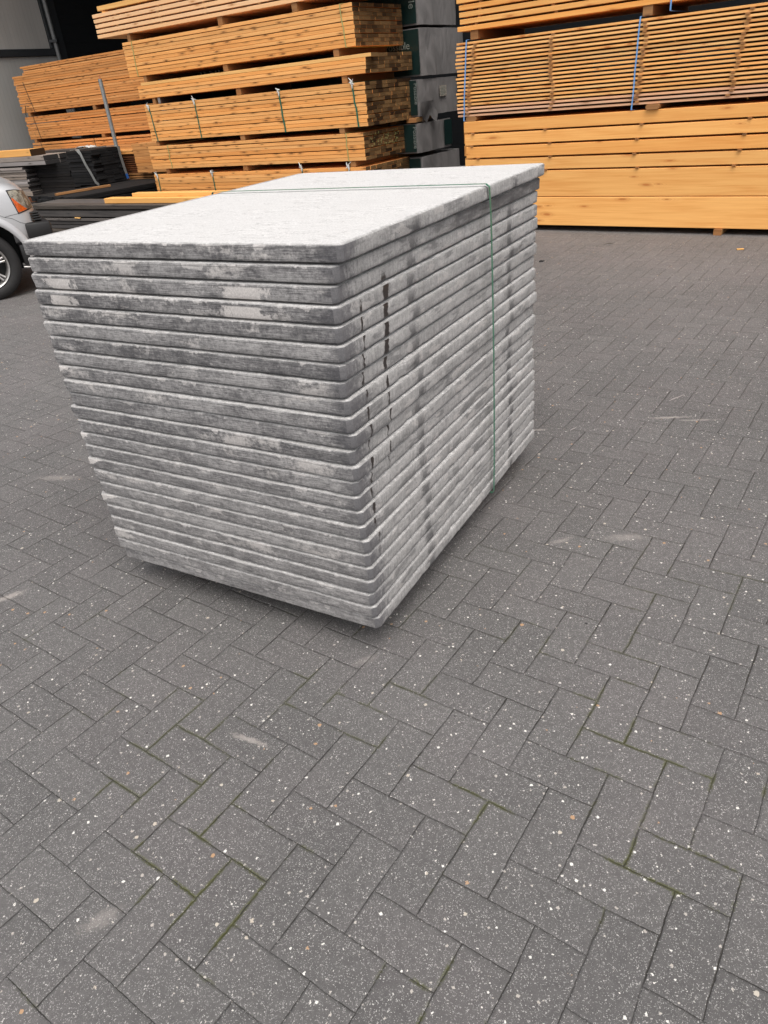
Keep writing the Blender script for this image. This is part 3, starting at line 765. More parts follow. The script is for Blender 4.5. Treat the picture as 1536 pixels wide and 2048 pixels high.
# yellow boards on the long low pile
for (s0, s1, nn, z, th, wd, lb) in ((-3.93, -.6, -.90, .4195, .062, .15, 'fresh yellow plank lying on the weathered black beams, the lower one'),
                                (-3.45, -.7, -.80, .4835, .045, .12, 'fresh yellow plank lying on top of another, in front of the left stack')):
    o = link('loose_plank', board_mesh(s1 - s0, wd, th, .003, MAT['yellow']), None); o.location = FL.at(s0, nn, z); o.rotation_euler = (0, 0, FL.a)
    tag(o, lb, 'plank', 'fresh yellow planks on the black beams')
o = link('wood_chip', board_mesh(.12, .02, .012, .001, MAT['yellow']), None); o.location = FL.at(-4.52, -1.012, .2450); o.rotation_euler = (0, .05, FL.a)
o.location = FL.at(-4.52, -1.0215, .2465)
tag(o, 'small pale splinter of wood stuck in the black beams', 'splinter')

# steel pole
p = empty('steel_pole', FL.at(-6.42, 1.52)); tag(p, 'thin grey steel pole standing among the board piles at the left', 'pole')
bm = bmesh.new(); bm_tube(bm, [(0, 0, 0.012), (0, 0, 1.985)], .033, 18); link('tube', mesh_of(bm, 'tube', 40), MAT['steel'], p)
box('base_plate', (-.09, .09, -.09, .09, 0, .012), MAT['steel'], p, .002)
bm = bmesh.new(); bm_tube(bm, [(0, 0, 1.98), (.004, 0, 2.0), (.0, 0, 2.035)], [.012, .014, .010], 8); link('tip', mesh_of(bm, 'tip', 40), plain('orange_tip', (.5, .18, .08), .6), p)

# ---- wrapped packs in the alley
GW = 'film-wrapped packs in the alley'
def wrapped(z0, z1, s1, n0, n1, label, seed, text=(), sticker=False, right_band=False, torn=False, band=True):
    rg = random.Random(seed); S0 = -4.5
    root = empty('wrapped_pack', FL.at(S0, n0, z0), FL.a); tag(root, label, 'wrapped pack', GW)
    L = s1 - S0; W = n1 - n0; H = z1 - z0
    bm = bmesh.new()
    # end sheet and body as one softly creased shell
    NX, NY, NZ = 10, 16, 12
    def P(x, y, z):
        p = Vector((x * L, y * W, z * H))
        q = Vector((p.x * 1.2 + seed * 7, p.y * 3, p.z * 3))
        amp = .012
        d = noise.noise(q) * amp + noise.noise(q * 3) * amp * .4
        crease = abs(noise.noise(Vector((p.y * 4 + p.z * 5, seed * 3.1, 0)))) * .012
        if x >= 1: p.x += d - crease
        if y <= 0: p.y += d
        if y >= 1: p.y -= d
        r = .03
        if x >= 1 and (y <= 0 or y >= 1): p.x -= .012
        if z >= 1: p.z -= .004 + abs(d) * .5
        if z <= 0: p.z += .002 + abs(d) * .5
        return p
    def face(fn, A, B):
        g = [[bm.verts.new(fn(i / A, j / B)) for j in range(B + 1)] for i in range(A + 1)]
        for i in range(A):
            for j in range(B): bm.faces.new((g[i][j], g[i + 1][j], g[i + 1][j + 1], g[i][j + 1]))
    face(lambda a, b: P(1, a, b), NY, NZ); face(lambda a, b: P(0, a, b), 2, 2)
    face(lambda a, b: P(a, 0, b), NX, NZ); face(lambda a, b: P(a, 1, b), NX, NZ)
    face(lambda a, b: P(a, b, 1), NX, NY); face(lambda a, b: P(a, b, 0), NX, NY)
    bmesh.ops.remove_doubles(bm, verts=bm.verts, dist=.0005)
    link('film', mesh_of(bm, 'film', 70), MAT['foil'], root)
    if band:
        bd = box('printed_band', (0.1, L - .03, -.022, -.016, .02, H * .97), MAT['band'], root)
        for (txt, x, z, size, rot) in text:
            cu = bpy.data.curves.new('lettering', 'FONT'); cu.body = txt; cu.size = size; cu.extrude = .0015
            to = bpy.data.objects.new('lettering', cu); C.objects.link(to)
            bpy.context.view_layer.update()
            me = bpy.data.meshes.new_from_object(to.evaluated_get(bpy.context.evaluated_depsgraph_get()))
            bpy.data.objects.remove(to)
            lo = link('lettering', me, MAT['text'] if size < .2 else MAT['letters'], bd, (x, -.026, z), (math.pi / 2, rot, 0))
    if right_band:
        box('end_print', (L + .014, L + .018, W * .74, W * .97, .03, H * .96), MAT['band'], root)
    if sticker:
        bm = bmesh.new(); bm_box(bm, L + .020, L + .023, .47, .64, H * .48, H * .77)
        st = link('paper_label', mesh_of(bm, 'paper_label'), plain('printed_paper', (.34, .30, .25), .5, nz=.6, scale=60), root, rot=(0, 0, 0))
        bm = bmesh.new()
        for i in range(6): bm_box(bm, L + .0235, L + .0245, .485 + .004 * (i % 2), .60 + .01 * (i % 3), H * (.52 + i * .04), H * (.52 + i * .04) + .006)
        link('print_lines', mesh_of(bm, 'print_lines'), MAT['text'], st)
    if torn:
        bm = bmesh.new()
        g = []
        for i in range(9):
            row = []
            for j in range(5):
                a = i / 8; c = j / 4
                row.append(bm.verts.new((L + .03 + .04 * math.sin(a * 5 + c * 3) * c, -.03 + a * .34, .16 - c * (.20 + .05 * math.sin(a * 17)) )))
            g.append(row)
        for i in range(8):
            for j in range(4): bm.faces.new((g[i][j], g[i + 1][j], g[i + 1][j + 1], g[i][j + 1]))
        bmesh.ops.solidify(bm, geom=bm.faces, thickness=.003)
        link('torn_flap', mesh_of(bm, 'torn_flap', 60), MAT['foil'], root)
    return root
wrapped(.02, .655, .03, 1.0, 2.0, 'lowest grey film-wrapped pack in the alley, just above the slabs', 51, band=True)
wrapped(.70, 1.035, .03, .92, 1.78, 'low wrapped pack in the alley with dark printed strips at both sides', 52, text=(('Possible', 4.47, .30, .075, math.pi / 2),), right_band=True)
wrapped(1.10, 1.50, .04, .98, 1.98, 'wrapped pack in the alley with a paper label and a torn lower corner', 53, text=(('Possible', 4.48, .36, .07, math.pi / 2),), sticker=True, torn=True)
wrapped(1.525, 2.02, .06, 1.06, 2.14, 'creased grey wrapped pack in the alley, second from the top', 54, text=(('Possible', 4.05, .29, .11, 0), ('Possible', .62, .25, .30, 0)))
wrapped(2.045, 2.75, .02, 1.10, 2.05, 'topmost grey film-wrapped pack in the alley', 55, text=(('Possible', 4.40, .55, .12, math.pi / 2),))
for s_ in (-3.8, -.35):
    q = 'left' if s_ < -1 else 'right'
    bearer(FL, s_, .95, .95, .656, .699, .09, '%s bearer over the lowest wrapped pack in the alley' % q, group='bearers between the wrapped packs')
    bearer(FL, s_, .95, .95, 1.036, 1.099, .09, '%s bearer under the wrapped pack with the paper label' % q, group='bearers between the wrapped packs')
bearer(FL, -.05, .90, .30, 1.045, 1.095, .14, 'short orange block poking out under the torn wrapped pack', group='bearers between the wrapped packs')

# ---- right stack
GR = 'timber packs in the right stack'
R1 = pack(FR, -.875, 3.6, 0, 1.05, [(.055, .331), (.3345, .580)], MAT['beam'], 'two tiers of very deep orange beams at the foot of the right stack', GR, part='beam', cols=5, jx=.012, bev=.004, seed=61, cat='beam pack')
R2 = pack(FR, -.875, 3.6, 0, 1.05, [(.592, .702), (.716, .823), (.837, .945), (.958, 1.064)], MAT['beam'], 'four tiers of broad orange boards with thin stickers in the right stack', GR, part='beam', cols=5, jx=.012, bev=.003, seed=62, left_out=.13)
for x in (.10, .94, 1.82, 2.72, 3.55, 4.3):
    for i in range(4):
        z = (.5805, .7025, .8235, .9455)[i] - .592
        link('sticker', board_mesh(.032, 1.0, .0110 if i else .0108, .001, MAT['bearer']), None, R2, (x + rnd.uniform(-.05, .05), -.012 - rnd.uniform(0, .01), z))
st_rows = []
zz = 1.108; pt = (1.778 - 1.108) / 20
for i in range(20): st_rows.append((zz + i * pt, zz + i * pt + .0212))
R3 = pack(FR, -.955, 3.6, 0, 1.05, st_rows, MAT['orange'], 'tall pack of thin orange boards separated by stickers, bound with blue straps', GR, cols=5, jx=.012, bev=.0015, seed=63, jy=.006,
          rmats={0: MAT['pinkish'], 1: MAT['pinkish'], 2: MAT['pinkish']})
for cx_, dx in ((.205, -.10), (1.02, .02), (1.90, -.03), (2.73, -.08), (3.6, 0), (4.3, 0)):
    for i in range(19):
        f = i / 18
        link('sticker', board_mesh(.034, 1.04, pt - .0182 - .0006, .001, MAT['bearer']), None, R3, (cx_ + dx * (1 - f) + rnd.uniform(-.016, .016), -.018 + rnd.uniform(-.008, .010), i * pt + .0183))
strap_on(R3, .13, .010, -.036, .672, MAT['blue'], .012, 1.05, -.055, wav=.003, seed=31)
strap_on(R3, 1.86, .010, -.036, .672, MAT['blue'], .012, 1.05, -.02, wav=.003, seed=32)
R4 = pack(FR, -.915, 3.6, 0, 1.05, [(1.857 + i * .0580, 1.857 + i * .0580 + .0435) for i in range(7)], MAT['beam'], 'orange planed boards with gaps on top of the right stack', GR, part='board', cols=6, jx=.02, bev=.002, seed=64)
for x in (.2, 1.0, 1.9, 2.8, 3.7):
    for i in range(6):
        link('sticker', board_mesh(.034, 1.04, .0139, .001, MAT['bearer']), None, R4, (x + rnd.uniform(-.03, .03), .012, i * .058 + .0440))
strap_on(R4, 2.07, .010, -.06, .39, MAT['blue'], .012, 1.05, -.0, wav=.003, seed=33)
for s_, q in ((-.75, 'left'), (.955, 'middle'), (2.9, 'right')):
    bearer(FR, s_, 0, 1.05, 1.780, 1.856, .085, '%s chunky bearer under the top pack of the right stack' % q, group='bearers in the right stack', front=-.015)
for s_, q in ((-.80, 'left'), (1.08, 'middle'), (2.9, 'right')):
    bearer(FR, s_, 0, 1.05, 1.065, 1.107, .12, '%s weathered rounded bearer between broad boards and the thin-board pack' % q, group='bearers in the right stack', round_=True, front=.03 if q == 'middle' else 0)
for s_, q in ((-.6, 'left'), (1.78, 'middle'), (3.3, 'right')):
    bearer(FR, s_, 0, 1.05, .0, .054, .07, '%s block under the deep beams of the right stack' % q, group='blocks under the right stack', front=.03)
# shavings hanging from the thin boards
bm = bmesh.new(); rg = random.Random(8)
for i in range(46):
    x = rg.uniform(.1, 4.2); z = rg.choice(st_rows)[0] - 1.108 + rg.uniform(-.004, .02)
    a = rg.uniform(0, 6.28); l = rg.uniform(.012, .045)
    bm_tube(bm, [(x, -.008, z), (x + l * .5 * math.cos(a) + .006, -.014, z + l * .5 * math.sin(a)), (x + l * math.cos(a), -.011, z + l * math.sin(a) * .8)], .0011, 4)
link('shavings', mesh_of(bm, 'shavings'), MAT['yellow'], R3)

# ------------------------------------------------------------------ concrete slabs
OFF = [[0.0061, -0.0215], [0.0051, -0.0063], [0.0047, 0.0036], [-0.0015, 0.0004], [-0.0027, 0.0017], [-0.0039, -0.0004], [-0.0029, 0.0018], [-0.0035, 0.009], [-0.001, 0.0031], [-0.0054, -0.0001], [-0.0004, -0.0033], [-0.0014, 0.0066], [-0.0032, 0.0002], [-0.0009, 0.0071], [-0.0021, 0.0075], [0.0, 0.004], [-0.0011, 0.0027], [0.0008, -0.0035], [0.0007, -0.0012], [0.0021, -0.0035], [0.0003, -0.0035], [-0.0006, -0.0005], [0.0014, -0.0018], [0.0096, -0.0023]]
SL, SW, ZB, ZT = 1.39333, 1.04697, .09732, 1.17429
PT = (ZT - ZB) / 24
prof = [(-.0034, .090), (.0000, .075), (.0005, .0130), (.0018, .0052), (.0037, .0016), (.0060, .0006), (.015, .0004), (.025, .0002), (.0340, .0), (.0380, .0003), (.0397, .0013), (.0408, .0032), (.0412, .012), (.0413, .030)]
def slab(k):
    rg = random.Random(100 + k); W_ = SW + rg.uniform(-.004, .004); L_ = SL + rg.uniform(-.008, .008)
    if k == 0: W_ += .024
    sc = PT / .0446
    c = .012
    pts = []
    def seg(a, b, step=.011):
        a = Vector(a); b = Vector(b); n = max(1, int((b - a).length / step))
        for i in range(n): pts.append(a + (b - a) * i / n)
    cor = [(c, 0), (L_ - c, 0), (L_, c), (L_, W_ - c), (L_ - c, W_), (c, W_), (0, W_ - c), (0, c)]
    for i in range(8): seg((*cor[i], 0), (*cor[(i + 1) % 8], 0))
    ctr = Vector((L_ / 2, W_ / 2, 0))
    bm = bmesh.new(); rings = []
    chips = [(rg.uniform(0, L_), 0, rg.uniform(.01, .03), rg.uniform(.003, .008)) for _ in range(12)] + [(0, rg.uniform(0, W_), rg.uniform(.01, .03), rg.uniform(.002, .006)) for _ in range(6)]
    N = len(pts)
    nrm = []
    for i in range(N):
        t = (pts[(i + 1) % N] - pts[i - 1]).normalized(); nrm.append(Vector((t.y, -t.x, 0)))
    for z, ins in prof:
        ring = []
        for i, p in enumerate(pts):
            if k == 23 and z < 0: z = -.0004
            q = Vector((p.x * 6, p.y * 6, k * 3.7)); qf = Vector((p.x * 55, p.y * 55, k * 9.1 + z * 120))
            d = noise.noise(q) * .0010 + noise.noise(qf) * .0008
            top = 1 if z > .039 else (.3 if z > .036 else 0)
            onside = abs(nrm[i].y) > .7
            d -= (noise.noise(Vector((p.x * 90, p.y * 90, k))) * .5 + .5) * (.0034 if onside else .0016) * top
            for (cx_, cy_, w_, dp_) in chips:
                r = math.hypot(p.x - cx_, p.y - cy_) / w_
                if r < 1: d -= dp_ * (1 - r * r) * (.25 + .75 * top)
            # mortar lips bulging under the top edge
            if k in (8, 13, 15, 18) and p.x < .02 and p.y > W_ - .05 and z > .012: d += .0035 * (1 + noise.noise(Vector((p.y * 90, z * 200, k))))
            lip = noise.noise(Vector((p.x * 5 + 40, p.y * 5, k * 5.3)))
            if lip > .26 and .02 < z < .040: d += (lip - .26) * .012
            zz_ = z * sc + (noise.noise(Vector((p.x * 3, p.y * 3, k * 2.2))) * .0008 if .02 < z < .0410 else 0)
            if z < .01 and lip < -.22: zz_ -= 0.0
            if ins > .0095:
                b_ = p + nrm[i] * (d - .0042)
                b_ = Vector((min(max(b_.x, ins), L_ - ins), min(max(b_.y, ins), W_ - ins), zz_))
            else: b_ = p + nrm[i] * (d - ins) + Vector((0, 0, zz_))
            ring.append(bm.verts.new(b_))
        rings.append(ring)
    for A, B in zip(rings, rings[1:]):
        for i in range(N): bm.faces.new((A[i], A[(i + 1) % N], B[(i + 1) % N], B[i]))
    bm.faces.new(rings[0])
    bm.faces.new(rings[-1])
    bmesh.ops.remove_doubles(bm, verts=bm.verts, dist=.00005)
    me = mesh_of(bm, 'concrete_slab', 32)
    o = link('concrete_slab', me, MAT['slab'])
    z0 = ZB + (23 - k) * PT
    o.location = FS.at(OFF[k][0], OFF[k][1], z0)
    o.rotation_euler = (0, 0, FS.a + rg.uniform(-.0012, .0012))
    return o
ORD = ['', 'second', 'third', 'fourth', 'fifth', 'sixth', 'seventh', 'eighth', 'ninth', 'tenth', 'eleventh', 'twelfth']
for k in range(24):
    o = slab(k)
    if k == 0: lb = 'topmost grey concrete slab of the stack with its pale broad top face showing'
    elif k == 1: lb = 'concrete slab directly under the topmost one, dark damp stain along its long side'
    elif k == 2: lb = 'third concrete slab from the top with pale patches on its front face'
    elif k == 3: lb = 'fourth concrete slab from the top, pale patches in front and dark drip at its side'
    elif k < 12: lb = '%s concrete slab counted from the top of the stack, grey streaked front face' % ORD[k]
    elif k == 23: lb = 'lowest concrete slab of the stack, nearest the paving'
    else: lb = '%s concrete slab counted up from the bottom of the stack, grey streaked front face' % ORD[23 - k]
    tag(o, lb, 'concrete slab', 'concrete slabs piled in one stack')

for x, q in ((.30, 'front'), (1.10, 'rear')):
    bm = bmesh.new(); bm_box(bm, -.045, .045, .14, .90, 0.001, ZB - .0005 + .001, bevel=.004)
    o = link('wooden_bearer', mesh_of(bm, 'wooden_bearer'), MAT['bearer']); o.location = FS.at(x, 0, 0); o.rotation_euler = (0, 0, FS.a)
    tag(o, '%s wooden bearer hidden in the shadow under the concrete slabs' % q, 'bearer', 'bearers under the concrete slabs')

# green strap round the slab stack
st = empty('binding_strap', FS.at(.876, 0, ZB), FS.a)
tag(st, 'thin green plastic strap tied across and down the concrete slab stack', 'strap')
bm = bmesh.new()
H_ = ZT - ZB
path = []
def padd(y, z, x=0.0): path.append(Vector((x, y, z)))
padd(-.028, H_ - .006, -.030); padd(-.021, H_ + .0035, -.040); padd(.02, H_ + .004, -.042)
for i in range(1, 10): padd(.02 + i * .104, H_ + .004, -.042 + .0009 * i)
padd(SW + .004, H_ + .002, -.03); padd(SW + .012, H_ - .01, -.03); padd(SW + .012, .0, 0); padd(SW + .003, -.0035, 0)
padd(.02, -.0035, .012); padd(-.010, -.002, .012); padd(-.013, .006, .012)
for i in range(1, 12): padd(-.014 - .006 * math.sin(math.pi * i / 12) * .5 - (.012 * i / 12), .006 + (H_ - .02) * i / 12, .012 - .030 * (i / 12) ** 1.5)
def band(bm, path, wd, th, off=(0, 0, 0), close=True):
    pv = None; first = None; off = Vector(off)
    n = len(path)
    for i in range(n):
        p = path[i] + off; t = (path[(i + 1) % n] - path[i - 1]).normalized()
        nn = Vector((1, 0, 0)).cross(t).normalized() * th / 2; a = Vector((wd / 2, 0, 0))
        q = [bm.verts.new(p - a - nn), bm.verts.new(p + a - nn), bm.verts.new(p + a + nn), bm.verts.new(p - a + nn)]
        if pv:
            for j in range(4): bm.faces.new((pv[j], pv[(j + 1) % 4], q[(j + 1) % 4], q[j]))
        else: first = q
        pv = q
    for j in range(4): bm.faces.new((pv[j], pv[(j + 1) % 4], first[(j + 1) % 4], first[j]))
band(bm, path, .0105, .0012)
sm = M('green_plastic_strap'); fz = sm.noise(sm.obj(), 60.0, 3)
link('band', mesh_of(bm, 'band'), sm.done(sm.mix(fz, (.025, .13, .08), (.09, .25, .16)), .3, Specular_IOR_Level=.6), st)

# ------------------------------------------------------------------ small litter
def chip(name, x, y, rz, L, W, H, mat, label, cat):
    bm = bmesh.new()
    bm_tube(bm, [(-L / 2, 0, H * .6), (-L * .2, W * .3, H * .5), (L * .15, -W * .2, H * .55), (L / 2, 0, H * .5)], [W * .25, W * .5, W * .45, W * .15], 6)
    o = link(name, mesh_of(bm, name, 50), mat); o.location = (x, y, 0.001); o.rotation_euler = (0, 0, rz)
    tag(o, label, cat)
chip('wood_splinter', 1.50, 3.285, .55, .12, .006, .005, MAT['palegrey'], 'long thin wood splinter lying on the paving right of the slabs', 'splinter')
o = box('wood_offcut', (-.028, .028, -.012, .012, .001, .012), MAT['yellow'], None, .003); o.location = (3.232, 6.229, 0); o.rotation_euler = (0, 0, -.25)
tag(o, 'small yellow wood offcut on the paving before the right stack', 'offcut')
chip('dead_leaf', 1.62, 6.55, .2, .05, .02, .006, MAT['black'], 'tiny dark leaf on the paving near the right stack', 'leaf')
chip('straw', 2.36, 7.0, .1, .10, .008, .005, MAT['palegrey'], 'pale straw on the paving in front of the deep beams', 'straw')
chip('straw', .92, 3.05, .7, .06, .006, .005, MAT['palegrey'], 'curled pale straw close to the far corner of the slabs', 'straw')

# ------------------------------------------------------------------ parked car
def build_car():
    hd = math.radians(27)
    org = Vector((-3.595 + .093 * math.cos(hd), 7.187 + .093 * math.sin(hd), 0))
    car = empty('parked_car', org, hd)
    tag(car, 'silver off-road car at the left edge, headlight with orange indicator and black bumper', 'car')
    k = M('silver_car_paint'); o = k.obj()
    fl = k.noise(o, 900.0, 2); dirt = k.ss(k.sep(o)[2], .75, .35); dn = k.noise(o, 9.0, 4, .6)
    c = k.mix(k.mul(fl, .25), (.52, .52, .53), (.66, .66, .67))
    c = k.mix(k.mul(dirt, k.ss(dn, .3, .7, .1, .55)), c, (.42, .34, .29))
    paint = k.done(c, k.ss(dn, .3, .7, .30, .45), .25, Coat_Weight=.5, Coat_Roughness=.12)
    black = plain('black_bumper_plastic', (.012, .011, .011), .5)
    rubber = plain('tyre_rubber', (.016, .015, .015), .75)
    alloy = plain('alloy_wheel', (.50, .48, .46), .3, .75)
    dark = plain('wheel_well', (.006, .006, .006), .9)
    glass = plain('dark_car_glass', (.012, .014, .015), .06, Specular_IOR_Level=.7)
    YC = .875
    ST = [(.612, .40, .50, .70, .73), (.598, .27, .46, .755, .80), (.575, .15, .445, .82, .875), (.54, .075, .44, .875, .940), (.47, .028, .44, .93, .993), (.36, .008, .44, .965, 1.030),
          (.2, 0, .44, .99, 1.055), (-.1, 0, .42, 1.01, 1.085), (-.45, 0, .36, 1.02, 1.12), (-.85, 0, .34, 1.03, 1.15), (-1.3, 0, .34, 1.03, 1.10), (-2.0, 0, .34, 1.04, 1.10), (-2.7, 0, .40, 1.045, 1.10),
          (-3.2, .0, .44, 1.05, 1.10), (-3.38, .05, .46, 1.04, 1.08), (-3.44, .16, .5, 1.0, 1.04)]
    bm = bmesh.new(); rings = []
    for x, yi, zb, zs, zt in ST:
        h = [(yi + .05, zb), (yi + .008, zb + .06), (yi - .004, zb + (zs - zb) * .45), (yi + .004, zb + (zs - zb) * .72), (yi + .02, zs - .035), (yi + .055, zs + .012), (yi + .15, zs + (zt - zs) * .72), (yi + (YC - yi) * .5, zt), (YC, zt + .012)]
        h = [(min(y, YC), z) for y, z in h]
        full = h + [(2 * YC - y, z) for y, z in reversed(h[:-1])]
        rings.append([bm.verts.new((x, y, z)) for y, z in full])
    n = len(rings[0])
    for A, B in zip(rings, rings[1:]):
        for i in range(n): bm.faces.new((A[i], A[(i + 1) % n], B[(i + 1) % n], B[i]))
    bm.faces.new(rings[0]); bm.faces.new(rings[-1])
    me = mesh_of(bm, 'body')
    body = link('body', me, paint, car)
    sub = body.modifiers.new('s', 'SUBSURF'); sub.levels = 2; sub.render_levels = 2
    # wheel openings
    bm = bmesh.new()
    for wx in (0.0, -2.62):
        for wy in (-.2, 1.50):
            bm_lathe(bm, [(.0, 0), (.415, 0), (.415, .45), (.0, .45)], 56, cx=wx, cy=wy, cz=.315)
    bmesh.ops.remove_doubles(bm, verts=bm.verts, dist=.0001)
    cut = link('cutter', mesh_of(bm, 'cutter'), dark, car)
    bo = body.modifiers.new('b', 'BOOLEAN'); bo.operation = 'DIFFERENCE'; bo.object = cut; bo.solver = 'EXACT'
    bpy.context.view_layer.update()
    dg = bpy.context.evaluated_depsgraph_get()
    nm = bpy.data.meshes.new_from_object(body.evaluated_get(dg))
    body.modifiers.clear(); body.data = nm
    for p in nm.polygons: p.use_smooth = True
    nm.set_sharp_from_angle(angle=math.radians(40))
    bpy.data.objects.remove(cut)
    bmx = bmesh.new(); bmx.from_mesh(nm); tree = BVHTree.FromBMesh(bmx); bmx.free()
    def surf(x, z, off):
        r = tree.ray_cast(Vector((x, -1, z)), Vector((0, 1, 0)))
        if r[0] is None:
            r = tree.find_nearest(Vector((x, .2, z)))
        return r[0] + r[1].normalized() * off * (1 if r[1].y < 0 or True else -1)
    def patch(fn, A, B, off, name, mat, parent):
        bm = bmesh.new(); g = []
        for i in range(A + 1):
            g.append([bm.verts.new(surf(*fn(i / A, j / B), off)) for j in range(B + 1)])
        for i in range(A):
            for j in range(B): bm.faces.new((g[i][j], g[i + 1][j], g[i + 1][j + 1], g[i][j + 1]))
        r = bmesh.ops.extrude_face_region(bm, geom=list(bm.faces))
        return link(name, mesh_of(bm, name, 50), mat, parent)
    TL, TR, BR, BL = Vector((.392, .928)), Vector((.540, .900)), Vector((.572, .765)), Vector((.432, .738))
    def quad(u, v, g=0.0):
        u = -g + u * (1 + 2 * g); v = -g + v * (1 + 2 * g)
        t = TL.lerp(TR, u) + Vector((0, .010 * math.sin(math.pi * min(max(u, 0), 1)))); b = BL.lerp(BR, u)
        p = b.lerp(t, v); return p.x, p.y
    hm = M('clear_headlight'); oo = hm.obj()
    vv = hm.vor(oo, 22.0); hc = hm.mix(hm.ss(hm.noise(oo, 14.0, 3, .6, 1.5), .35, .65), (.22, .19, .15), (.72, .66, .54))
    hl = patch(lambda u, v: quad(u, v), 12, 10, .0065, 'headlight', hm.done(hc, .18, .1, Coat_Weight=1.0, Coat_Roughness=.03), car)
    patch(lambda u, v: quad(u, v, .045), 12, 10, .0035, 'seal', black, hl)
    im = plain('orange_indicator_glass', (.95, .19, .02), .2, Coat_Weight=1.0, nz=.25, scale=40)
    patch(lambda u, v: quad(.012 + u * (.50 * (1 - v) ** 1.2 + .09), .02 + v * .66), 8, 8, .0085, 'indicator', im, hl)
    # seams: line from wheel arch to headlight and bonnet gap
    bm = bmesh.new()
    def seam(ps):
        out = []
        for (xa, za), (xb, zb_) in zip(ps, ps[1:]):
            for i in range(12): out.append(surf(xa + (xb - xa) * i / 12, za + (zb_ - za) * i / 12, .0004))
        bm_tube(bm, out, .0016, 5)
    seam([(.432, .733), (.36, .728), (.30, .72)]); seam([(.30, .72), (.36, .70), (.42, .655), (.47, .635)]); seam([(.30, .72), (.22, .765), (.10, .79), (-.1, .80)])
    link('panel_gap', mesh_of(bm, 'panel_gap'), dark, body)
    # flares
    for wx in (0.0, -2.62):
        for side_ in (0, 1):
            bm = bmesh.new(); prv = None
            for i in range(33):
                a = math.radians(-18 + i * (216 / 32))
                ring = []
                for r, y in ((.412, .03), (.412, -.014), (.425, -.024), (.452, -.020), (.478, -.004), (.480, .03)):
                    yy = y if side_ == 0 else 2 * YC - y
                    ring.append(bm.verts.new((wx + r * math.cos(a), yy, .315 + r * math.sin(a))))
                if prv:
                    for j in range(5): bm.faces.new((prv[j], prv[j + 1], ring[j + 1], ring[j]))
                prv = ring
            link('wheel_arch', mesh_of(bm, 'wheel_arch', 50), paint, car)
    # black bumper, slats, lower guard, sill
    bm = bmesh.new(); bm_box(bm, .452, .690, -.012, 2 * YC + .012, .495, .642, bevel=.022)
    for v in bm.verts:
        if v.co.x > .6 and (v.co.y < .1 or v.co.y > 2 * YC - .1): v.co.x -= .012; v.co.z -= .006
    bp = link('front_bumper', mesh_of(bm, 'front_bumper', 40), black, car)
    bm = bmesh.new()
    for i in range(4): bm_box(bm, .528, .618 - i * .004, .055 + .0 * i, 2 * YC - .055, .650 + i * .021, .663 + i * .021, bevel=.003)
    link('grille_slats', mesh_of(bm, 'grille_slats'), black, car)
    bm = bmesh.new(); bm_box(bm, .345, .60, .012, .30, .275, .462, bevel=.012); bm_box(bm, .345, .60, 2 * YC - .30, 2 * YC - .012, .275, .462, bevel=.012)
    bm_box(bm, .50, .60, .30, 2 * YC - .30, .30, .50, bevel=.012)
    link('lower_guard', mesh_of(bm, 'lower_guard', 40), black, car)
    bm = bmesh.new(); bm_tube(bm, [(.33, .02, .262), (.40, .0, .252), (.47, .02, .258), (.5, .2, .258)], .006, 6)
    link('chrome_rod', mesh_of(bm, 'chrome_rod', 60), alloy, car)
    for y in (0.02, 2 * YC - .10): box('sill', (-2.17, -.44, y, y + .08, .27, .36), black, car, .02)
    bm = bmesh.new(); bm_box(bm, -3.0, .50, .30, 2 * YC - .30, .26, .46)
    link('underbody', mesh_of(bm, 'underbody'), dark, car)
    bm = bmesh.new(); bm_box(bm, -3.56, -3.36, .02, 2 * YC - .02, .42, .62, bevel=.03)
    link('rear_bumper', mesh_of(bm, 'rear_bumper', 40), black, car)
    # glasshouse and roof
    bm = bmesh.new()
    lo = [(-.78, .10), (-3.36, .12)]; hi = [(-1.42, .22), (-3.22, .22)]
    V = []
    for (x, y), z in ((lo[0], 1.08), (lo[1], 1.06), (hi[1], 1.64), (hi[0], 1.66)):
        V.append((bm.verts.new((x, y, z)), bm.verts.new((x, 2 * YC - y, z))))
    for i in range(4): a, b = V[i], V[(i + 1) % 4]; bm.faces.new((a[0], b[0], b[1], a[1]))
    bm.faces.new([v[0] for v in V]); bm.faces.new([v[1] for v in V])
    link('windows', mesh_of(bm, 'windows'), glass, car)
    bm = bmesh.new(); bm_box(bm, -3.26, -1.38, .20, 2 * YC - .20, 1.635, 1.70, bevel=.03); rf = link('roof', mesh_of(bm, 'roof', 40), paint, car)
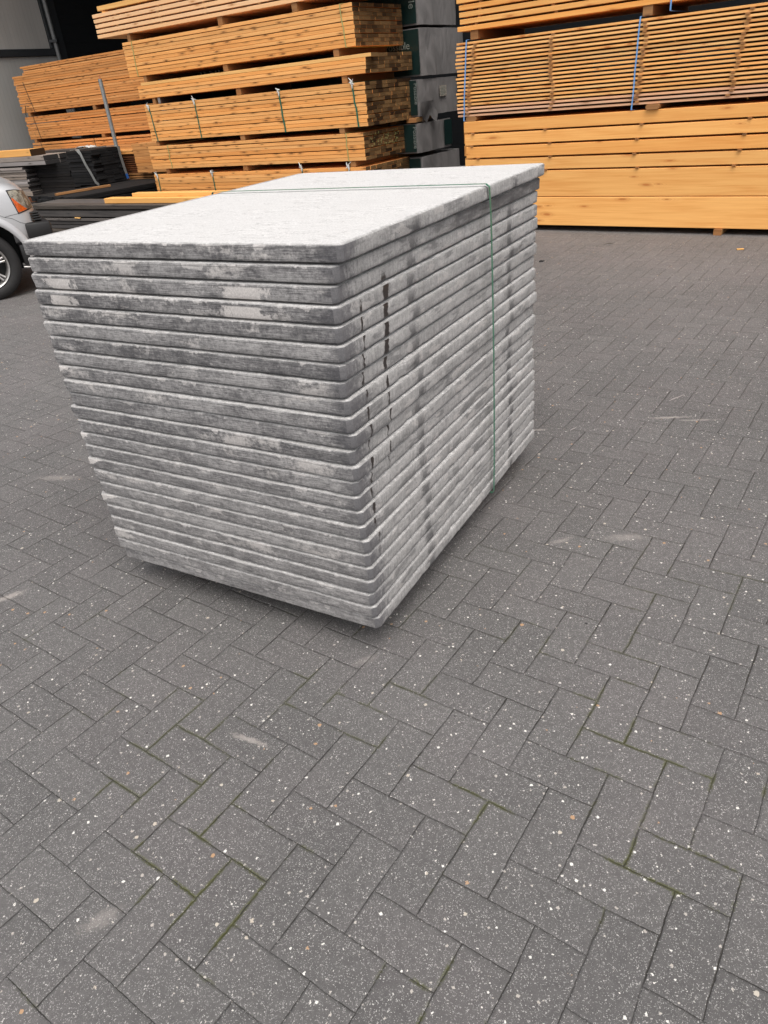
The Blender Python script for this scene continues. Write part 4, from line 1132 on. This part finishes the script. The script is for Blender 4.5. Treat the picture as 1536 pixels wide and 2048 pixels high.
    for y0, y1 in ((.10, .215), (2 * YC - .10, 2 * YC - .215)):
        for xa, xb in ((-.80, -1.42), (-1.80, -1.86), (-2.55, -2.55), (-3.33, -3.22)):
            bm = bmesh.new(); bm_tube(bm, [(xa, y0, 1.06), (xb, y1, 1.655)], .034, 8); link('pillar', mesh_of(bm, 'pillar', 50), paint, car)
    # wheels
    for wx in (0.0, -2.62):
        for wy, s_ in ((.0, 1), (2 * YC, -1)):
            bm = bmesh.new()
            W = .215
            prof_ = [(.205, .03), (.222, .012), (.245, .004), (.270, .004), (.290, .012), (.303, .022), (.3135, .034), (.3150, .050), (.3155, W / 2), (.3150, W - .05), (.3135, W - .034), (.290, W - .012), (.25, W - .004), (.205, W - .03)]
            bm_lathe(bm, [(r, h) for r, h in prof_], 72, closed=True)
            # tread grooves blocks
            tyre = link('wheel', mesh_of(bm, 'wheel', 50), rubber, car)
            tyre.location = (wx, wy + .012 * s_, .315); tyre.scale = (1, s_, 1)
            bm = bmesh.new()
            bm_lathe(bm, [(.178, .13), (.186, .040), (.196, .020), (.2065, .014), (.209, .022), (.205, .05), (.19, .15)], 56)
            bm_lathe(bm, [(.0, .030), (.028, .028), (.034, .036), (.036, .08), (.0, .08)], 24)
            link('rim', mesh_of(bm, 'rim', 40), alloy, tyre)
            bm = bmesh.new()
            for q in range(6):
                for off in (-.085, .085):
                    a = 2 * math.pi * q / 6 + .25; ca, sa = math.cos(a + off * 1.1), math.sin(a + off * 1.1); c2, s2 = math.cos(a + off * .35), math.sin(a + off * .35)
                    bm_tube(bm, [(.028 * c2, .045, .028 * s2), (.10 * math.cos(a + off * .9), .040, .10 * math.sin(a + off * .9)), (.185 * ca, .030, .185 * sa)], [.013, .0095, .012], 8)
            link('spokes', mesh_of(bm, 'spokes', 60), alloy, tyre)
            bm = bmesh.new(); bm_lathe(bm, [(.0, .10), (.185, .10), (.185, .105), (.0, .105)], 32)
            link('brake_disc', mesh_of(bm, 'brake_disc'), dark, tyre)
    # dark liner in the wheel wells
    for wx in (0.0, -2.62):
        for y0, y1 in ((.245, .27), (2 * YC - .27, 2 * YC - .245)):
            box('wheel_liner', (wx - .40, wx + .34, y0, y1, .22, .72), dark, car)
build_car()
